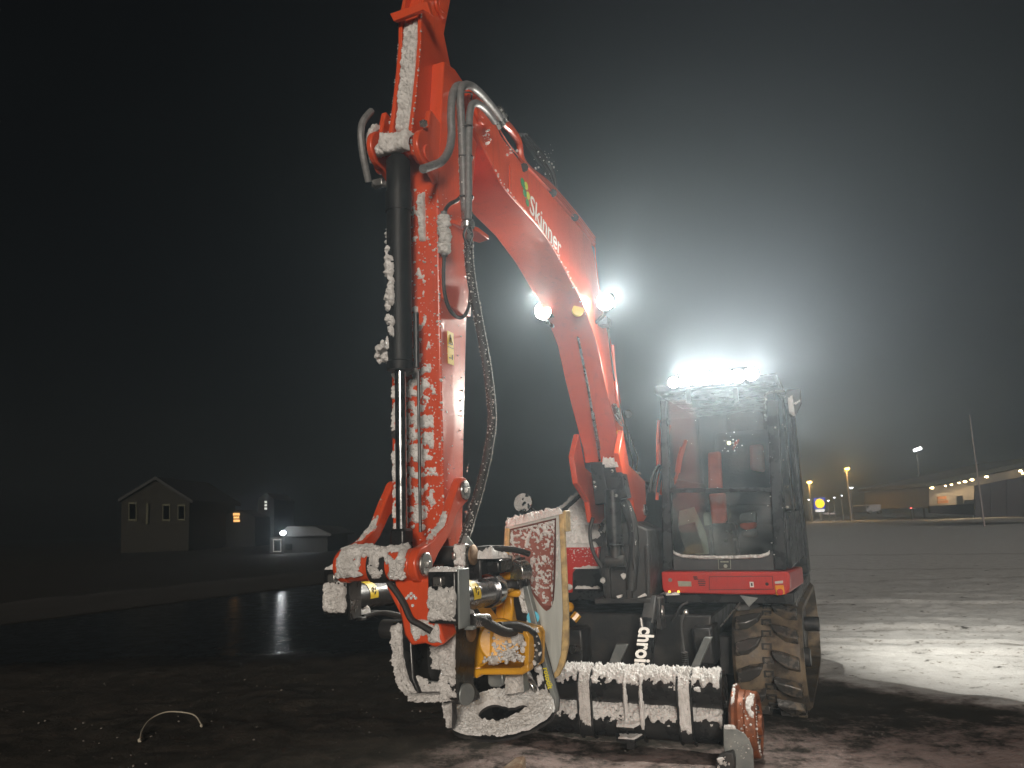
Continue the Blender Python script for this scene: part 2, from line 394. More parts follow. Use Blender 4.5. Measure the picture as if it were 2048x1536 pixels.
# tyre ruts on the snowy yard
for (x0, y0), (x1, y1), w, dp in [((2.2, 7.9), (6.5, 6.3), .16, .035), ((2.4, 9.3), (8, 7.6), .16, .03), ((3.2, 12), (10, 9.0), .2, .03), ((2.2, 8.5), (6.8, 6.9), .08, .02)]:
    t = ((GX - x0) * (x1 - x0) + (GY - y0) * (y1 - y0)) / ((x1 - x0) ** 2 + (y1 - y0) ** 2)
    d = np.abs((GX - x0) * (y1 - y0) - (GY - y0) * (x1 - x0)) / math.hypot(x1 - x0, y1 - y0) + .05 * fbm(Pq * 1.4, 2, 11)
    hz = hz - dp * np.exp(-(d / w) ** 2) * smooth(t, -.3, 0) * near + dp * .5 * np.exp(-((np.abs(d) - w * 1.6) / (w * .6)) ** 2) * near * smooth(t, -.3, 0)
Vg = np.stack([GX, GY, hz], -1).reshape(-1, 3)
ids = np.arange(len(gx) * len(gy)).reshape(len(gx), len(gy))
Fg = np.stack([ids[:-1, :-1], ids[1:, :-1], ids[1:, 1:], ids[:-1, 1:]], -1).reshape(-1, 4)
me = bpy.data.meshes.new('ground'); me.from_pydata(Vg.tolist(), [], Fg.tolist())
me.polygons.foreach_set('use_smooth', [True] * len(me.polygons))
ground = bpy.data.objects.new('ground', me); COL.objects.link(ground); ground['kind'] = 'structure'

def ground_mat():
    m = bpy.data.materials.new('snowy_ground'); t, p = nodes(m); N, K = t.nodes, t.links
    tc = N.new('ShaderNodeTexCoord'); sx = N.new('ShaderNodeSeparateXYZ'); K.new(tc.outputs['Object'], sx.inputs[0])
    def noise(s, d=6, r=.6, vec=None, dist=0):
        n = N.new('ShaderNodeTexNoise'); n.inputs['Scale'].default_value = s; n.inputs['Detail'].default_value = d; n.inputs['Roughness'].default_value = r; n.inputs['Distortion'].default_value = dist
        K.new(vec or tc.outputs['Object'], n.inputs['Vector']); return n.outputs[0]
    def mr(v, a, b, c=0., d=1., sm=True):
        n = N.new('ShaderNodeMapRange'); n.inputs[1].default_value = a; n.inputs[2].default_value = b; n.inputs[3].default_value = c; n.inputs[4].default_value = d
        if sm: n.interpolation_type = 'SMOOTHSTEP'
        K.new(v, n.inputs[0]); return n.outputs[0]
    def ma(op, a, b=None, c=None):
        n = N.new('ShaderNodeMath'); n.operation = op
        for i, v in enumerate((a, b, c)):
            if v is None: continue
            if isinstance(v, (int, float)): n.inputs[i].default_value = v
            else: K.new(v, n.inputs[i])
        return n.outputs[0]
    def mix(f, a, b):
        n = N.new('ShaderNodeMix'); n.data_type = 'RGBA'
        if isinstance(f, float): n.inputs[0].default_value = f
        else: K.new(f, n.inputs[0])
        for i, v in ((6, a), (7, b)):
            if isinstance(v, tuple): n.inputs[i].default_value = (*v, 1)
            else: K.new(v, n.inputs[i])
        return n.outputs[2]
    X, Y = sx.outputs[0], sx.outputs[1]
    big = noise(.9, 5, .6); mid = noise(4.5, 7, .68); fine = noise(28, 5, .7)
    # yard: where snow lies (right of the machine it lies closed, ground in the machine's shadow painted as soil, slush near the camera)
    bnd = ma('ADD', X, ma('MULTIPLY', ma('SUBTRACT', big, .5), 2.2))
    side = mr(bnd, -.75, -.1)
    closed = mr(ma('ADD', ma('ADD', ma('MULTIPLY', X, 1.18), ma('MULTIPLY', Y, .89)), ma('MULTIPLY', mid, .8)), 8.5, 9.0)       # snow stops along the cast shadow edge, so soil colour paints the shade
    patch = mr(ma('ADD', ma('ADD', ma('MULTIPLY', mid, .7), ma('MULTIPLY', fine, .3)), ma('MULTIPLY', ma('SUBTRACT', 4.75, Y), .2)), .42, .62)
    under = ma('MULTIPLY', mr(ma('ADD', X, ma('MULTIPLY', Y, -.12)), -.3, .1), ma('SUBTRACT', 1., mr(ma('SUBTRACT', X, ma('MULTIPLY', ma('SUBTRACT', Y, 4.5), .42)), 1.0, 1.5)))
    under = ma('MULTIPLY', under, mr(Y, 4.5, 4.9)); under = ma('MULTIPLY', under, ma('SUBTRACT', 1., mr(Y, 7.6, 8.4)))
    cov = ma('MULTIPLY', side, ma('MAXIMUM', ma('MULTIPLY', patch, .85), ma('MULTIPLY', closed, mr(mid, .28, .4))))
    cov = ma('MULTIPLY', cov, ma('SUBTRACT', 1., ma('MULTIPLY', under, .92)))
    soil = mix(mr(mid, .35, .7), (.022, .02, .015), (.05, .041, .031))
    # pale stone specks in the soil
    vo = N.new('ShaderNodeTexVoronoi'); vo.inputs['Scale'].default_value = 34; K.new(tc.outputs['Object'], vo.inputs['Vector'])
    sp = ma('MULTIPLY', mr(vo.outputs['Distance'], .08, .04), mr(noise(2.2, 3), .6, .72))
    soil = mix(sp, soil, (.3, .29, .26))
    snow = mix(mr(mid, .3, .75), (.6, .595, .58), (.76, .76, .75))
    snow = mix(mr(noise(11, 7, .75), .575, .66), snow, (.16, .13, .1))
    tro = ma('MULTIPLY', ma('SUBTRACT', 1., closed), mr(fine, .3, .6, .72, .9))
    snow = mix(tro, snow, (.36, .265, .24))
    for (x0, y0), (x1, y1), w_ in (((2.2, 7.9), (6.5, 6.3), .05), ((2.3, 8.4), (7, 6.75), .05), ((2.4, 9.3), (8, 7.6), .06), ((3.0, 11.5), (11, 9.3), .08), ((2.5, 14.5), (14, 14.0), .12), ((4, 19), (16, 13), .14), ((3, 26), (20, 17), .2)):
        ln = math.hypot(x1 - x0, y1 - y0); a_, b_ = (y1 - y0) / ln, -(x1 - x0) / ln
        dd = ma('ABSOLUTE', ma('ADD', ma('ADD', ma('MULTIPLY', X, a_), ma('MULTIPLY', Y, b_)), ma('ADD', ma('MULTIPLY', ma('SUBTRACT', big, .5), 1.0), -(a_ * x0 + b_ * y0))))
        rut = ma('MULTIPLY', mr(dd, w_ * 2, w_ * .3), mr(mid, .42, .62, .08, .6))
        snow = mix(rut, snow, (.13, .11, .085))
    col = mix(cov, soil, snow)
    # wet, dark hardstanding to the left
    wet = ma('MULTIPLY', mr(ma('ADD', Y, ma('MULTIPLY', big, 1.2)), 8.2, 9.4), ma('SUBTRACT', 1., side))
    bk = ma('ADD', ma('MULTIPLY', X, .887), ma('MULTIPLY', Y, -.462))      # side of the bank line
    wet = ma('MULTIPLY', wet, mr(bk, -12.9, -12.4))
    beyond = ma('SUBTRACT', 1., mr(bk, -13.4, -12.6))
    col = mix(ma('MULTIPLY', beyond, .8), col, (.014, .013, .01))
    col = mix(wet, col, (.014, .015, .016))
    K.new(col, p.inputs['Base Color'])
    rough = ma('ADD', ma('MULTIPLY', wet, -.63), mr(mid, .3, .7, .72, .92))
    K.new(rough, p.inputs['Roughness']); p.inputs['Specular IOR Level'].default_value = .35
    b = N.new('ShaderNodeBump'); b.inputs['Strength'].default_value = .75; b.inputs['Distance'].default_value = .03
    hh = ma('ADD', ma('MULTIPLY', cov, .5), ma('ADD', ma('MULTIPLY', fine, .6), ma('MULTIPLY', mid, .5)))
    hh = ma('ADD', hh, ma('MULTIPLY', sp, .4)); hh = ma('MULTIPLY', hh, ma('SUBTRACT', 1.0, ma('MULTIPLY', wet, .985)))
    K.new(hh, b.inputs['Height']); K.new(b.outputs[0], p.inputs['Normal'])
    return m
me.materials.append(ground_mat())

# earth bank along the far side of the wet hardstanding
BANKM = mat('bank_earth', (.011, .01, .007), .95, c2=(.022, .018, .014), ns=3, lo=.4, hi=.7, bump=.6, bs=9)
pa, pb = Vector((-13.5, 1.5, 0)), Vector((1.5, 30.3, 0))
bd = (pb - pa).normalized(); bn = Vector((-bd.y, bd.x, 0))
U_, V_ = np.meshgrid(np.linspace(0, 1, 160), np.linspace(0, 1, 26), indexing='ij')
Lb = (pb - pa).length
prof = np.interp(V_, [0, .12, .3, .45, .6, 1], [-.03, .03, .1, .14, .12, -.1])
Px = pa.x + bd.x * Lb * U_ + bn.x * 4.2 * V_; Py = pa.y + bd.y * Lb * U_ + bn.y * 4.2 * V_
Pb = np.stack([Px, Py, prof * 0], -1)
prof = prof + .05 * fbm(Pb * 1.2, 4, 21) * np.sin(np.pi * V_)
me = bpy.data.meshes.new('bank'); ids = np.arange(160 * 26).reshape(160, 26)
me.from_pydata(np.stack([Px, Py, prof], -1).reshape(-1, 3).tolist(), [], np.stack([ids[:-1, :-1], ids[1:, :-1], ids[1:, 1:], ids[:-1, 1:]], -1).reshape(-1, 4).tolist())
me.polygons.foreach_set('use_smooth', [True] * len(me.polygons)); me.materials.append(BANKM)
o = bpy.data.objects.new('bank', me); COL.objects.link(o); o['kind'] = 'structure'

# haze: added volume that imitates lens glare round the work lamps
HAZE_D, HAZE_G = .0088, .78
hb = MB(); hb.box((25, 128.5, 7.5), (330, 263, 17.2))
hz_o = hb.build('glare_haze', None, None, smooth=0, loc=(25, 128.5, -1.1)); hz_o['kind'] = 'stuff'
hm = bpy.data.materials.new('glare_haze_volume'); hm.use_nodes = True; t = hm.node_tree; t.nodes.clear()
ho = t.nodes.new('ShaderNodeOutputMaterial'); pv = t.nodes.new('ShaderNodeVolumePrincipled')
pv.inputs['Color'].default_value = (.72, .87, .98, 1); pv.inputs['Density'].default_value = HAZE_D; pv.inputs['Anisotropy'].default_value = HAZE_G
t.links.new(pv.outputs[0], ho.inputs['Volume']); hz_o.data.materials.append(hm)
try: hm.cycles.homogeneous_volume = True
except Exception: pass

# =================================================================== EXCAVATOR
ex = thing('excavator', 'orange road-rail excavator with rubber tracks and lit work lamps standing on the snowy yard', 'excavator', (0, .9, 0))
BASES[ex.name] = Vector((0, .9, 0))
# ---- boom
bp = [(1245, 922), (1240, 890), (1221, 812), (1208, 755), (1193, 682), (1175, 630), (1156, 585), (1138, 552), (1116, 510), (1080, 455), (1010, 375), (990, 340)]
bpts = [pS(x, y, .13) for x, y in bp]
bpts += [L(2.13, .13, 2.98), L(2.21, .13, 3.04), L(2.225, .13, 3.12), L(2.18, .13, 3.19), L(2.08, .13, 3.205)]
bpts += [pS(x, y, .13) for x, y in [(985, 232), (1003, 272), (1040, 322), (1100, 385), (1182, 482), (1190, 520), (1198, 580), (1224, 708), (1246, 850)]] + [pS(1250, 918, .13)]
b = MB(); b.prism(bpts, (-.26, 0, 0)); boom = b.build('boom', ORANGE, ex, bevel=.007)
# stiffener plates, weld-on edges, pin bosses
inn = [p + Vector((.001, 0, 0)) for p in bpts]; cbm = sum(inn[:12], Vector()) / 12
for seg_ in (range(0, 12), range(16, 26)):
    w_ = [inn[i] for i in seg_]; w2 = []
    for k, p in enumerate(w_):
        d_ = (w_[min(k + 1, len(w_) - 1)] - w_[max(k - 1, 0)]).normalized(); nrm_ = Vector((1, 0, 0)).cross(d_)
        w2.append(p + nrm_ * .014)
    b = MB(); b.tube(w2, .003, 6); b.build('weld_seam', ORANGE, boom)
b = MB()
b.cyl(L(2.12, .131, 3.11), L(2.12, .146, 3.11), .062, n=24); b.cyl(L(2.12, .146, 3.11), L(2.12, .15, 3.11), .035, n=20)
b.build('pin_boss', ORANGE, boom, bevel=.003)
pl = [pS(x, y, .132) for x, y in [(1018, 330), (1021, 330), (1021, 386), (1018, 384)]]
b = MB(); b.prism(pl, (.006, 0, 0)); b.build('weld_plate', ORANGE, boom)
for sg, nm in ((1, .13), (-1, -.13)):
    fp = [pS(x, y, .17) for x, y in [(1238, 906), (1246, 860), (1258, 930), (1290, 962), (1293, 1034), (1286, 1045), (1272, 1042), (1266, 1000), (1246, 962)]]
    fp = [Vector((sg * .172, p.y, p.z)) for p in fp]
    b = MB(); b.prism(fp, (-sg * .04, 0, 0)); foot = b.build('boom_foot', ORANGE, boom, bevel=.006)
    c = pS(1288, 1020, .17); c.x = sg * .173
    b = MB(); b.cyl(c, c + Vector((sg * .012, 0, 0)), .04); b.build('pin', STEEL, foot, bevel=.003)
    if sg > 0: snow_sheet('snow', quad(L(.02, .13, 1.60), L(-.36, .13, 1.585), L(-.36, .172, 1.585), L(.02, .172, 1.60), (0, 0, 1)), 60, 14, lambda u, v: edgefade(u, v, .25, .3), .012, foot, seed=4)
# sticker, wording and the dotted emblem on the boom side
o = text('lettering', 'Skinner', pS(1059, 428, .1325) + Vector((0, 0, .016)), pS(1115, 509, .1325) - pS(1059, 428, .1325), (0, 0, 1), .158, WHITE, boom, squeeze=.98)
e0 = pS(1059, 428, .1325) + Vector((0, 0, .016)); dx = (pS(1115, 509, .1325) - e0).normalized(); dz = Vector((1, 0, 0)).cross(dx)
for (a, h, r, m_) in [(-.06, .113, .021, LIMEP), (-.028, .076, .021, LIMEP), (-.105, .1, .024, GREENP), (-.07, .062, .022, GREENP), (-.03, .03, .02, GREENP), (-.085, .09, .014, GREENP)]:
    b = MB(); c = e0 + dx * a + dz * h; b.cyl(c - Vector((.001, 0, 0)), c + Vector((.001, 0, 0)), r, n=20); b.build('emblem_dot', m_, boom)
b = MB(); b.prism([pS(x, y, .1325) for x, y in [(1233, 862), (1240, 860), (1244, 895), (1237, 897)]], (.0015, 0, 0)); b.build('warning_sticker', YSTICK, boom)
# thin steel tube down the front, lifting eye
b = MB(); b.tube([pU(1152, 650, .52) + Vector((0, -.012, 0)), pU(1178, 780, .34) + Vector((0, -.012, 0)), pU(1201, 922, .07) + Vector((0, -.012, 0))], .008)
b.tube([pU(1187, 826, .28) + Vector((0, -.02, 0)), pU(1200, 900, .12) + Vector((0, -.02, 0))], .011)
b.build('grease_pipe', STEEL, boom)
c = pS(1161, 622, .1); b = MB()
b.lathe(c + Vector((-.01, -.02, 0)), (.5, -1, .1), [(-.012, .02), (-.012, .036), (.012, .036), (.012, .02)], 20); b.build('lifting_eye', YSTICK, boom)
# hydraulic pipes along the back of the boom
def toppath(pxs, s_): return [pS(x, y, s_) for x, y in pxs]
for k, s_ in enumerate((.11, .06, -.02)):
    b = MB(); d = k * 3
    b.tube(toppath([(1002, 243 - d), (1022, 262 - d), (1038, 288 - d), (1044, 322 - d), (1060, 345 - d), (1100, 383 - d * 2), (1150, 440 - d * 2), (1187, 488 - d * 2)], s_), .017)
    b.build('hydraulic_pipe', ORANGE, boom)
for a, c_ in (((1048, 335), (1054, 343)), ((1106, 386), (1112, 393)), ((1150, 435), (1156, 442))):
    b = MB(); b.tube([pS(*a, .14), pS(*a, -.05)], .023, smooth=False); b.build('pipe_clamp', DARK, boom)
for s_, x, y in ((.12, 998, 238), (.06, 1004, 232), (.12, 990, 244)):
    p = pS(x, y, s_); b = MB(); b.cyl(p + Vector((0, -.03, .01)), p + Vector((0, .03, -.01)), .026, n=12); b.cyl(p + Vector((0, -.05, .017)), p + Vector((0, -.03, .01)), .021, n=6); b.build('hose_fitting', STEEL, boom)
crumbs('snow', [pS(random.gauss(1028, 6), random.gauss(300, 6), .12) for _ in range(10)] + [pS(975 + random.gauss(0, 4), 275 + random.gauss(0, 10), .135) for _ in range(26)] + [pS(1019 + random.gauss(0, 3), 303 + random.gauss(0, 5), .135) for _ in range(14)]
       + [bpts[k] + (bpts[k + 1] - bpts[k]) * random.random() + Vector((random.uniform(-.01, .006), 0, random.uniform(-.004, .008))) for k in (5, 6, 7, 8, 9, 10) for _ in range(14)], boom, .002, .007)
# hoses on the back, silhouetted with snow
for k in range(3):
    b = MB(); b.tube([pS(1040 + 6 * k, 270, -.1 - .03 * k), pS(1070 + 8 * k, 312, -.12 - .03 * k), pS(1095 + 6 * k, 350, -.12), pS(1112, 400, -.12)], .014); b.build('hose', RUBBER, boom)
crumbs('snow', [pS(1070 + 40 * random.random() + random.gauss(0, 4), 300 + 70 * random.random() + random.gauss(0, 5), -.12) for _ in range(46)], boom, .003, .008)
# cables and pipes on the right of the lower boom
for pth, r, m_ in ([[(1215, 650), (1226, 740), (1238, 800), (1250, 845), (1266, 890), (1275, 915), (1272, 940)], .006, RUBBER], [[(1225, 690), (1230, 760), (1236, 815)], .011, ORANGE],
                   [[(1234, 800), (1240, 830), (1246, 850), (1240, 848), (1230, 830)], .006, SLEEVE], [[(1252, 868), (1260, 900), (1266, 925), (1262, 940)], .005, RUBBER], [[(1280, 960), (1295, 975), (1292, 1000)], .007, RUBBER]):
    b = MB(); b.tube([pS(x, y, .165) for x, y in pth], r); b.build('cable', m_, boom)
b = MB(); b.tube([pS(1228, 810, .15), pS(1238, 842, .15)], .018, smooth=False); b.build('hose_coupling', STEEL, boom)
b = MB(); b.ball(pS(1256, 828, .13), .03, sub=2); b.build('hose_guide', PLASTIC, boom)
# ---- work lamps on the boom
for sg in (-1, 1):
    c = L(LAMP_U, LAMP_S, LAMP_Z) if sg > 0 else pU(1086, 622, .70)
    ax = Vector((sg * .08, -1, -.3)).normalized()
    b = MB(); b.lathe(c, ax, [(-.06, .02), (-.055, .038), (-.02, .052), (.0, .056), (.004, .056), (.004, .05)], 24)
    for a in range(4): b.box(c - ax * (.03 + .009 * a), (.1, .004, .1))
    lamp = b.build('work_lamp', BLACK, ex)
    b = MB(); b.lathe(c + ax * .004, ax, [(0, .053), (.006, .051), (.012, .036), (.014, 0.001)], 24); b.build('lens', LEDW, lamp)
    b = MB(); b.tube([c - ax * .03 - Vector((0, 0, .05)), c - ax * .03 - Vector((sg * .02, 0, .085)), L(.46, sg * .12, 2.5)], .012); b.build('lamp_bracket', BLACK, lamp)
b = MB(); b.box(L(.38, .165, 2.52), (.07, .1, .05)); b.build('lamp_plate', BLACK, ex, bevel=.006)

# ---- stick (dipper arm)
sp = [(2.478, 1.30), (2.478, 2.60), (2.44, 2.9), (2.4, 3.2), (2.30, 3.22), (2.2, 3.2), (2.08, 3.19), (2.05, 3.1), (2.07, 3.02), (2.11, 2.93), (2.19, 2.57), (2.25, 2.10), (2.305, 1.56), (2.325, 1.30), (2.33, 1.17), (2.35, 1.13), (2.40, 1.13), (2.43, 1.16), (2.445, 1.22)]
ins = .028
b = MB(); b.prism([L(u, .11, z) for u, z in sp], (-.22, 0, 0)); stick = b.build('stick', ORANGE, ex, bevel=.006)
# rear chamfer strip and raised duct on the right cheek
b = MB(); b.prism([L(2.474, .111, 2.50), L(2.205, .111, 2.52), L(2.24, .111, 2.13), L(2.33, .111, 2.12), L(2.474, .111, 2.15)], (.016, 0, 0)); b.build('hose_duct', ORANGE, stick, bevel=.006)
# tail of the stick above the joint: two cheeks, web and cap
tw = .055
tp = [pS(x, y, tw) for x, y in [(842, 20), (842, 78), (837, 140), (830, 208), (824, 255), (822, 285), (828, 308), (841, 326), (856, 318), (868, 300)]]
tp += [L(2.3, tw, 2.85), L(2.12, tw, 3.1), L(2.24, tw, 3.30), L(2.29, tw, 3.41), L(2.22, tw, 3.62), L(2.40, tw, 3.70), L(2.47, tw, 3.45)]
for sg in (-1, 1):
    q = [Vector((sg * tw, p.y, p.z)) for p in tp]
    b = MB(); b.prism(q, (-sg * .018, 0, 0)); b.build('tail_cheek', ORANGE, stick, bevel=.004)
web = [Vector((-tw + .018, p.y + .03, p.z)) for p in tp[:5]]
wb = web + [L(2.3, -tw + .018, 2.75), L(2.25, -tw + .018, 3.3), L(2.38, -tw + .018, 3.6)]
b = MB(); b.prism(wb, (2 * tw - .036, 0, 0)); b.build('tail_web', ORANGE, stick)
a0, a1 = tp[0] + Vector((0, .016, 0)), tp[4] + Vector((0, .03, 0))
w_ = tw - .018
snow_sheet('snow', quad(Vector((-w_, web[0].y, web[0].z)), Vector((w_, web[0].y, web[0].z)), Vector((w_, web[4].y, web[4].z)), Vector((-w_, web[4].y, web[4].z)), (0, -1, .2)), 40, 150, lambda u, v: edgefade(u, v, .55, .08), .016, stick, DSNOW, amp=.35, seed=6)
b = MB(); zc = tp[0].z
b.prism([pU(x, y, 2.53) for x, y in [(779, 27), (787, 43), (845, 20), (862, 30), (853, 2)]], (0, .03, .01)); b.build('tail_cap', ORANGE, stick, bevel=.004)
b = MB()
cc = pS(879, 14, .056); b.cyl(cc, cc + Vector((.012, 0, 0)), .05, n=24); b.cyl(cc + Vector((.012, 0, 0)), cc + Vector((.016, 0, 0)), .028, n=20); b.build('pin_boss', ORANGE, stick, bevel=.003)
# ears that hold the bucket cylinder
for sg in (-1, 1):
    cu = L(2.555, sg * .085, 2.735); n_ = 18
    ep = [cu + Vector((0, .075 * math.cos(t), .075 * math.sin(t))) for t in np.linspace(math.pi * .5, math.pi * 1.55, n_)] + [L(2.50, sg * .085, 2.64), L(2.47, sg * .085, 2.62), L(2.44, sg * .085, 2.9), L(2.52, sg * .085, 2.92)]
    if sg < 0: ep = [p + Vector((0, -.02, .03)) for p in ep]
    b = MB(); b.prism(ep, (sg * .025, 0, 0)); ear = b.build('cylinder_ear', ORANGE, stick, bevel=.005)
    c2 = cu + Vector((sg * .025, 0, -.02))
    b = MB(); b.cyl(c2, c2 + Vector((sg * .008, 0, 0)), .035, n=24); b.build('pin', ORANGE, ear, bevel=.003)
    if sg > 0:
        b = MB(); c3 = pS(847, 247, .112); b.ball(c3, .016, sub=1, jit=.2); b.build('grease_nipple', STEEL, ear)
snow_sheet('snow', barrel(L(2.555, -.095, 2.74), L(2.555, .075, 2.74), .062, (0, -1, .7), 1.2), 60, 50, lambda u, v: edgefade(u, v, .4, .2), .03, stick, DSNOW, amp=.6, seed=12)
snow_sheet('snow', barrel(L(2.53, -.125, 2.79), L(2.53, -.1, 2.79), .085, (0, -1, .25), 1.3), 16, 70, lambda u, v: edgefade(u, v, .5, .1), .018, stick, DSNOW, amp=.4, seed=13)
b = MB(); b.tube([L(2.6, -.118, 2.93), L(2.665, -.118, 2.84), L(2.665, -.118, 2.74), L(2.62, -.118, 2.62)], .014); b.build('hose', SLEEVE, stick)
# snow on the front of the stick: dense low down by the rod, specks above
FR = quad(L(2.4795, -.105, 1.24), L(2.4795, .1, 1.24), L(2.4795, .1, 2.62), L(2.4795, -.105, 2.62), (0, -1, 0))
def cov_front(u, v):
    z = 1.24 + v * 1.38
    dens = np.interp(z, [1.24, 1.36, 1.5, 1.66, 1.75, 1.83, 1.95, 2.2, 2.62], [-.2, .05, .2, .28, .26, .1, -.2, -.34, -.44])
    sidef = np.interp(u, [0, .3, .68, .85, 1], [.12, .18, .05, -.22, -.8])
    return dens + sidef - .1
snow_sheet('snow', FR, 90, 560, cov_front, .008, stick, SNOW, freq=48, amp=1.3, seed=3)
snow_sheet('snow', quad(L(2.48, .02, 2.36), L(2.48, .06, 2.36), L(2.48, .055, 2.62), L(2.48, .02, 2.62), (0, -1, 0)), 24, 110, lambda u, v: edgefade(u, v, .4, .3), .02, stick, DSNOW, amp=.5, seed=8)
pts = [L(2.48, .105 - abs(random.gauss(0, .055)), random.uniform(1.3, 2.6)) for _ in range(260)] + [L(random.uniform(2.26, 2.47), .111, random.uniform(1.2, 2.6)) for _ in range(120)] + [L(2.479, .11, random.uniform(1.3, 2.6)) for _ in range(90)]
pts += [Vector((tw, tp[k].y, tp[k].z)) + (tp[k + 1] - tp[k]) * random.random() for k in range(6) for _ in range(9)] + [Vector((-tw, tp[k].y, tp[k].z)) + (tp[k + 1] - tp[k]) * random.random() for k in range(5) for _ in range(7)]
crumbs('snow', pts, stick, .0018, .0052)
# stickers on the cheek
st = [L(2.425, .1115, 2.035), L(2.375, .1115, 2.035), L(2.375, .1115, 1.905), L(2.425, .1115, 1.905)]
b = MB(); b.prism(st, (.0015, 0, 0)); stk = b.build('warning_sticker', YSTICK, stick)
b = MB(); o_ = [L(2.418, .1132, 1.985), L(2.382, .1132, 1.985), L(2.40, .1132, 2.025)]; c = sum(o_, Vector()) / 3; i_ = [c + (p - c) * .72 for p in o_]
b.ringprism(o_, i_, (.0008, 0, 0)); b.tube([L(2.40, .1134, 2.01), L(2.404, .1134, 2.0), L(2.398, .1134, 1.996), L(2.402, .1134, 1.99)], .0014, 5)
b.box(L(2.412, .1134, 1.93), (.001, .008, .004)); b.box(L(2.40, .1134, 1.93), (.001, .006, .004)); b.box(L(2.388, .1134, 1.935), (.001, .006, .02)); b.build('pictogram', BLKPRINT, stk)['kind'] = 'stuff'
b = MB(); b.box(L(2.4, .1132, 1.972), (.0008, .05, .0016)); b.build('printed_line', BLKPRINT, stk)
# bolt hole lugs
for z_ in (2.275, 1.64): b = MB(); b.cyl(L(2.478, -.09, z_), L(2.488, -.09, z_), .017, n=12); b.build('bolt', DARK, stick)
# hose bracket and hoses
b = MB(); b.prism([L(2.45, .11, 2.50), L(2.25, .11, 2.515), L(2.2, .11, 2.5), L(2.17, .14, 2.49), L(2.2, .2, 2.485), L(2.3, .2, 2.485)], (0, 0, -.02)); b.build('hose_bracket', ORANGE, stick, bevel=.003)
HS = .165
hA = [(1000, 236), (985, 215), (962, 188), (942, 172), (926, 172), (920, 192), (923, 250), (926, 330), (929, 400), (933, 440)]
hB = [(990, 244), (970, 218), (950, 206), (940, 225), (937, 300), (937, 380), (936, 440)]
hC = [(932, 172), (915, 172), (905, 190), (902, 230), (903, 270), (898, 300), (884, 322), (866, 331), (846, 338)]
b = MB(); b.tube([pS(x, y, HS) for x, y in hA], .0175, 12); hoseA = b.build('hose', SLEEVE, stick)
b = MB(); b.tube([pS(x, y, HS + .025) for x, y in hB], .0155, 12); b.build('hose', SLEEVE, stick)
b = MB(); b.tube([pS(x, y, HS - .02) for x, y in hC], .017, 12); b.build('hose', SLEEVE, stick)
for y in (190, 255, 315, 395):
    p = pS(924 + (y - 190) * .022, y, HS); q = pS(938, y + 3, HS + .02); b = MB(); b.tube([p + Vector((-.008, -.025, 0)), (p + q) / 2 + Vector((.03, -.01, 0)), q + Vector((0, .02, 0))], .004, 6); b.build('cable_tie', BLKPRINT, stick)
p = [pS(x, y, HS + .012) for x, y in ((934, 425), (935, 450), (937, 480))]
b = MB(); b.cyl(p[0], p[1], .024, n=12); b.cyl(p[1], p[2], .02, n=6); b.cyl(p[1] + Vector((0, 0, .01)), p[1] - Vector((0, 0, .012)), .028, n=16); b.build('hose_coupling', STEEL, stick)
for dx_ in (-9, 9):
    b = MB(); b.tube([pS(936 + dx_ * .4, 455, HS + .03), pS(936 + dx_, 470, HS + .03), pS(936 + dx_ * .3, 488, HS + .03)], .004, 6); b.build('safety_loop', RUBBER, stick)
hl = [(937, 480), (938, 520), (945, 575), (957, 640), (970, 710), (980, 780), (984, 840), (976, 905), (960, 975), (942, 1035), (930, 1075), (922, 1100)]
hs = [HS, HS, HS, HS, HS + .01, HS + .02, HS + .02, HS + .02, HS + .01, HS, HS - .01, HS - .02]
hp = [pS(x, y, s_) for (x, y), s_ in zip(hl, hs)]
b = MB(); b.tube(hp, .0185, 12); b.build('hose', RUBBER, stick)
sp_ = spline(hp, 30); pts = []
for p in sp_:
    for _ in range(4):
        if random.random() < .7: pts.append(p + Vector((random.uniform(-.016, .016), -.013 + random.uniform(-.006, .006), random.gauss(0, .008))))
    pts.append(p + Vector((.018, .004, 0)))
crumbs('snow', pts, stick, .0015, .004, DSNOW)
for pth, r_ in ([[(928, 386), (915, 400), (900, 408), (891, 420), (889, 440)], .008], [[(889, 508), (887, 545), (889, 585), (899, 618), (914, 634), (928, 632), (938, 612), (941, 575)], .0075]):
    b = MB(); b.tube([pS(x, y, .14) for x, y in pth], r_); b.build('cable', RUBBER, stick)
b = MB(); b.tube([pS(888, 424, .14), pS(889, 512, .14)], .013, 10, smooth=False); b.build('cable_sleeve', SLEEVE, stick)
snow_sheet('snow', barrel(pS(888, 428, .14), pS(889, 512, .14), .0135, (.4, -1, 0), 2.0), 80, 30, lambda u, v: edgefade(u, v, .5, .1), .011, stick, DSNOW, freq=30, amp=.8, seed=31)
snow_sheet('snow', barrel(pS(924, 200, HS), pS(931, 425, HS), .0178, (-.5, -1, 0), 1.3), 200, 24, lambda u, v: edgefade(u, v, .3, .2), .006, stick, DSNOW, freq=30, amp=.8, seed=32)
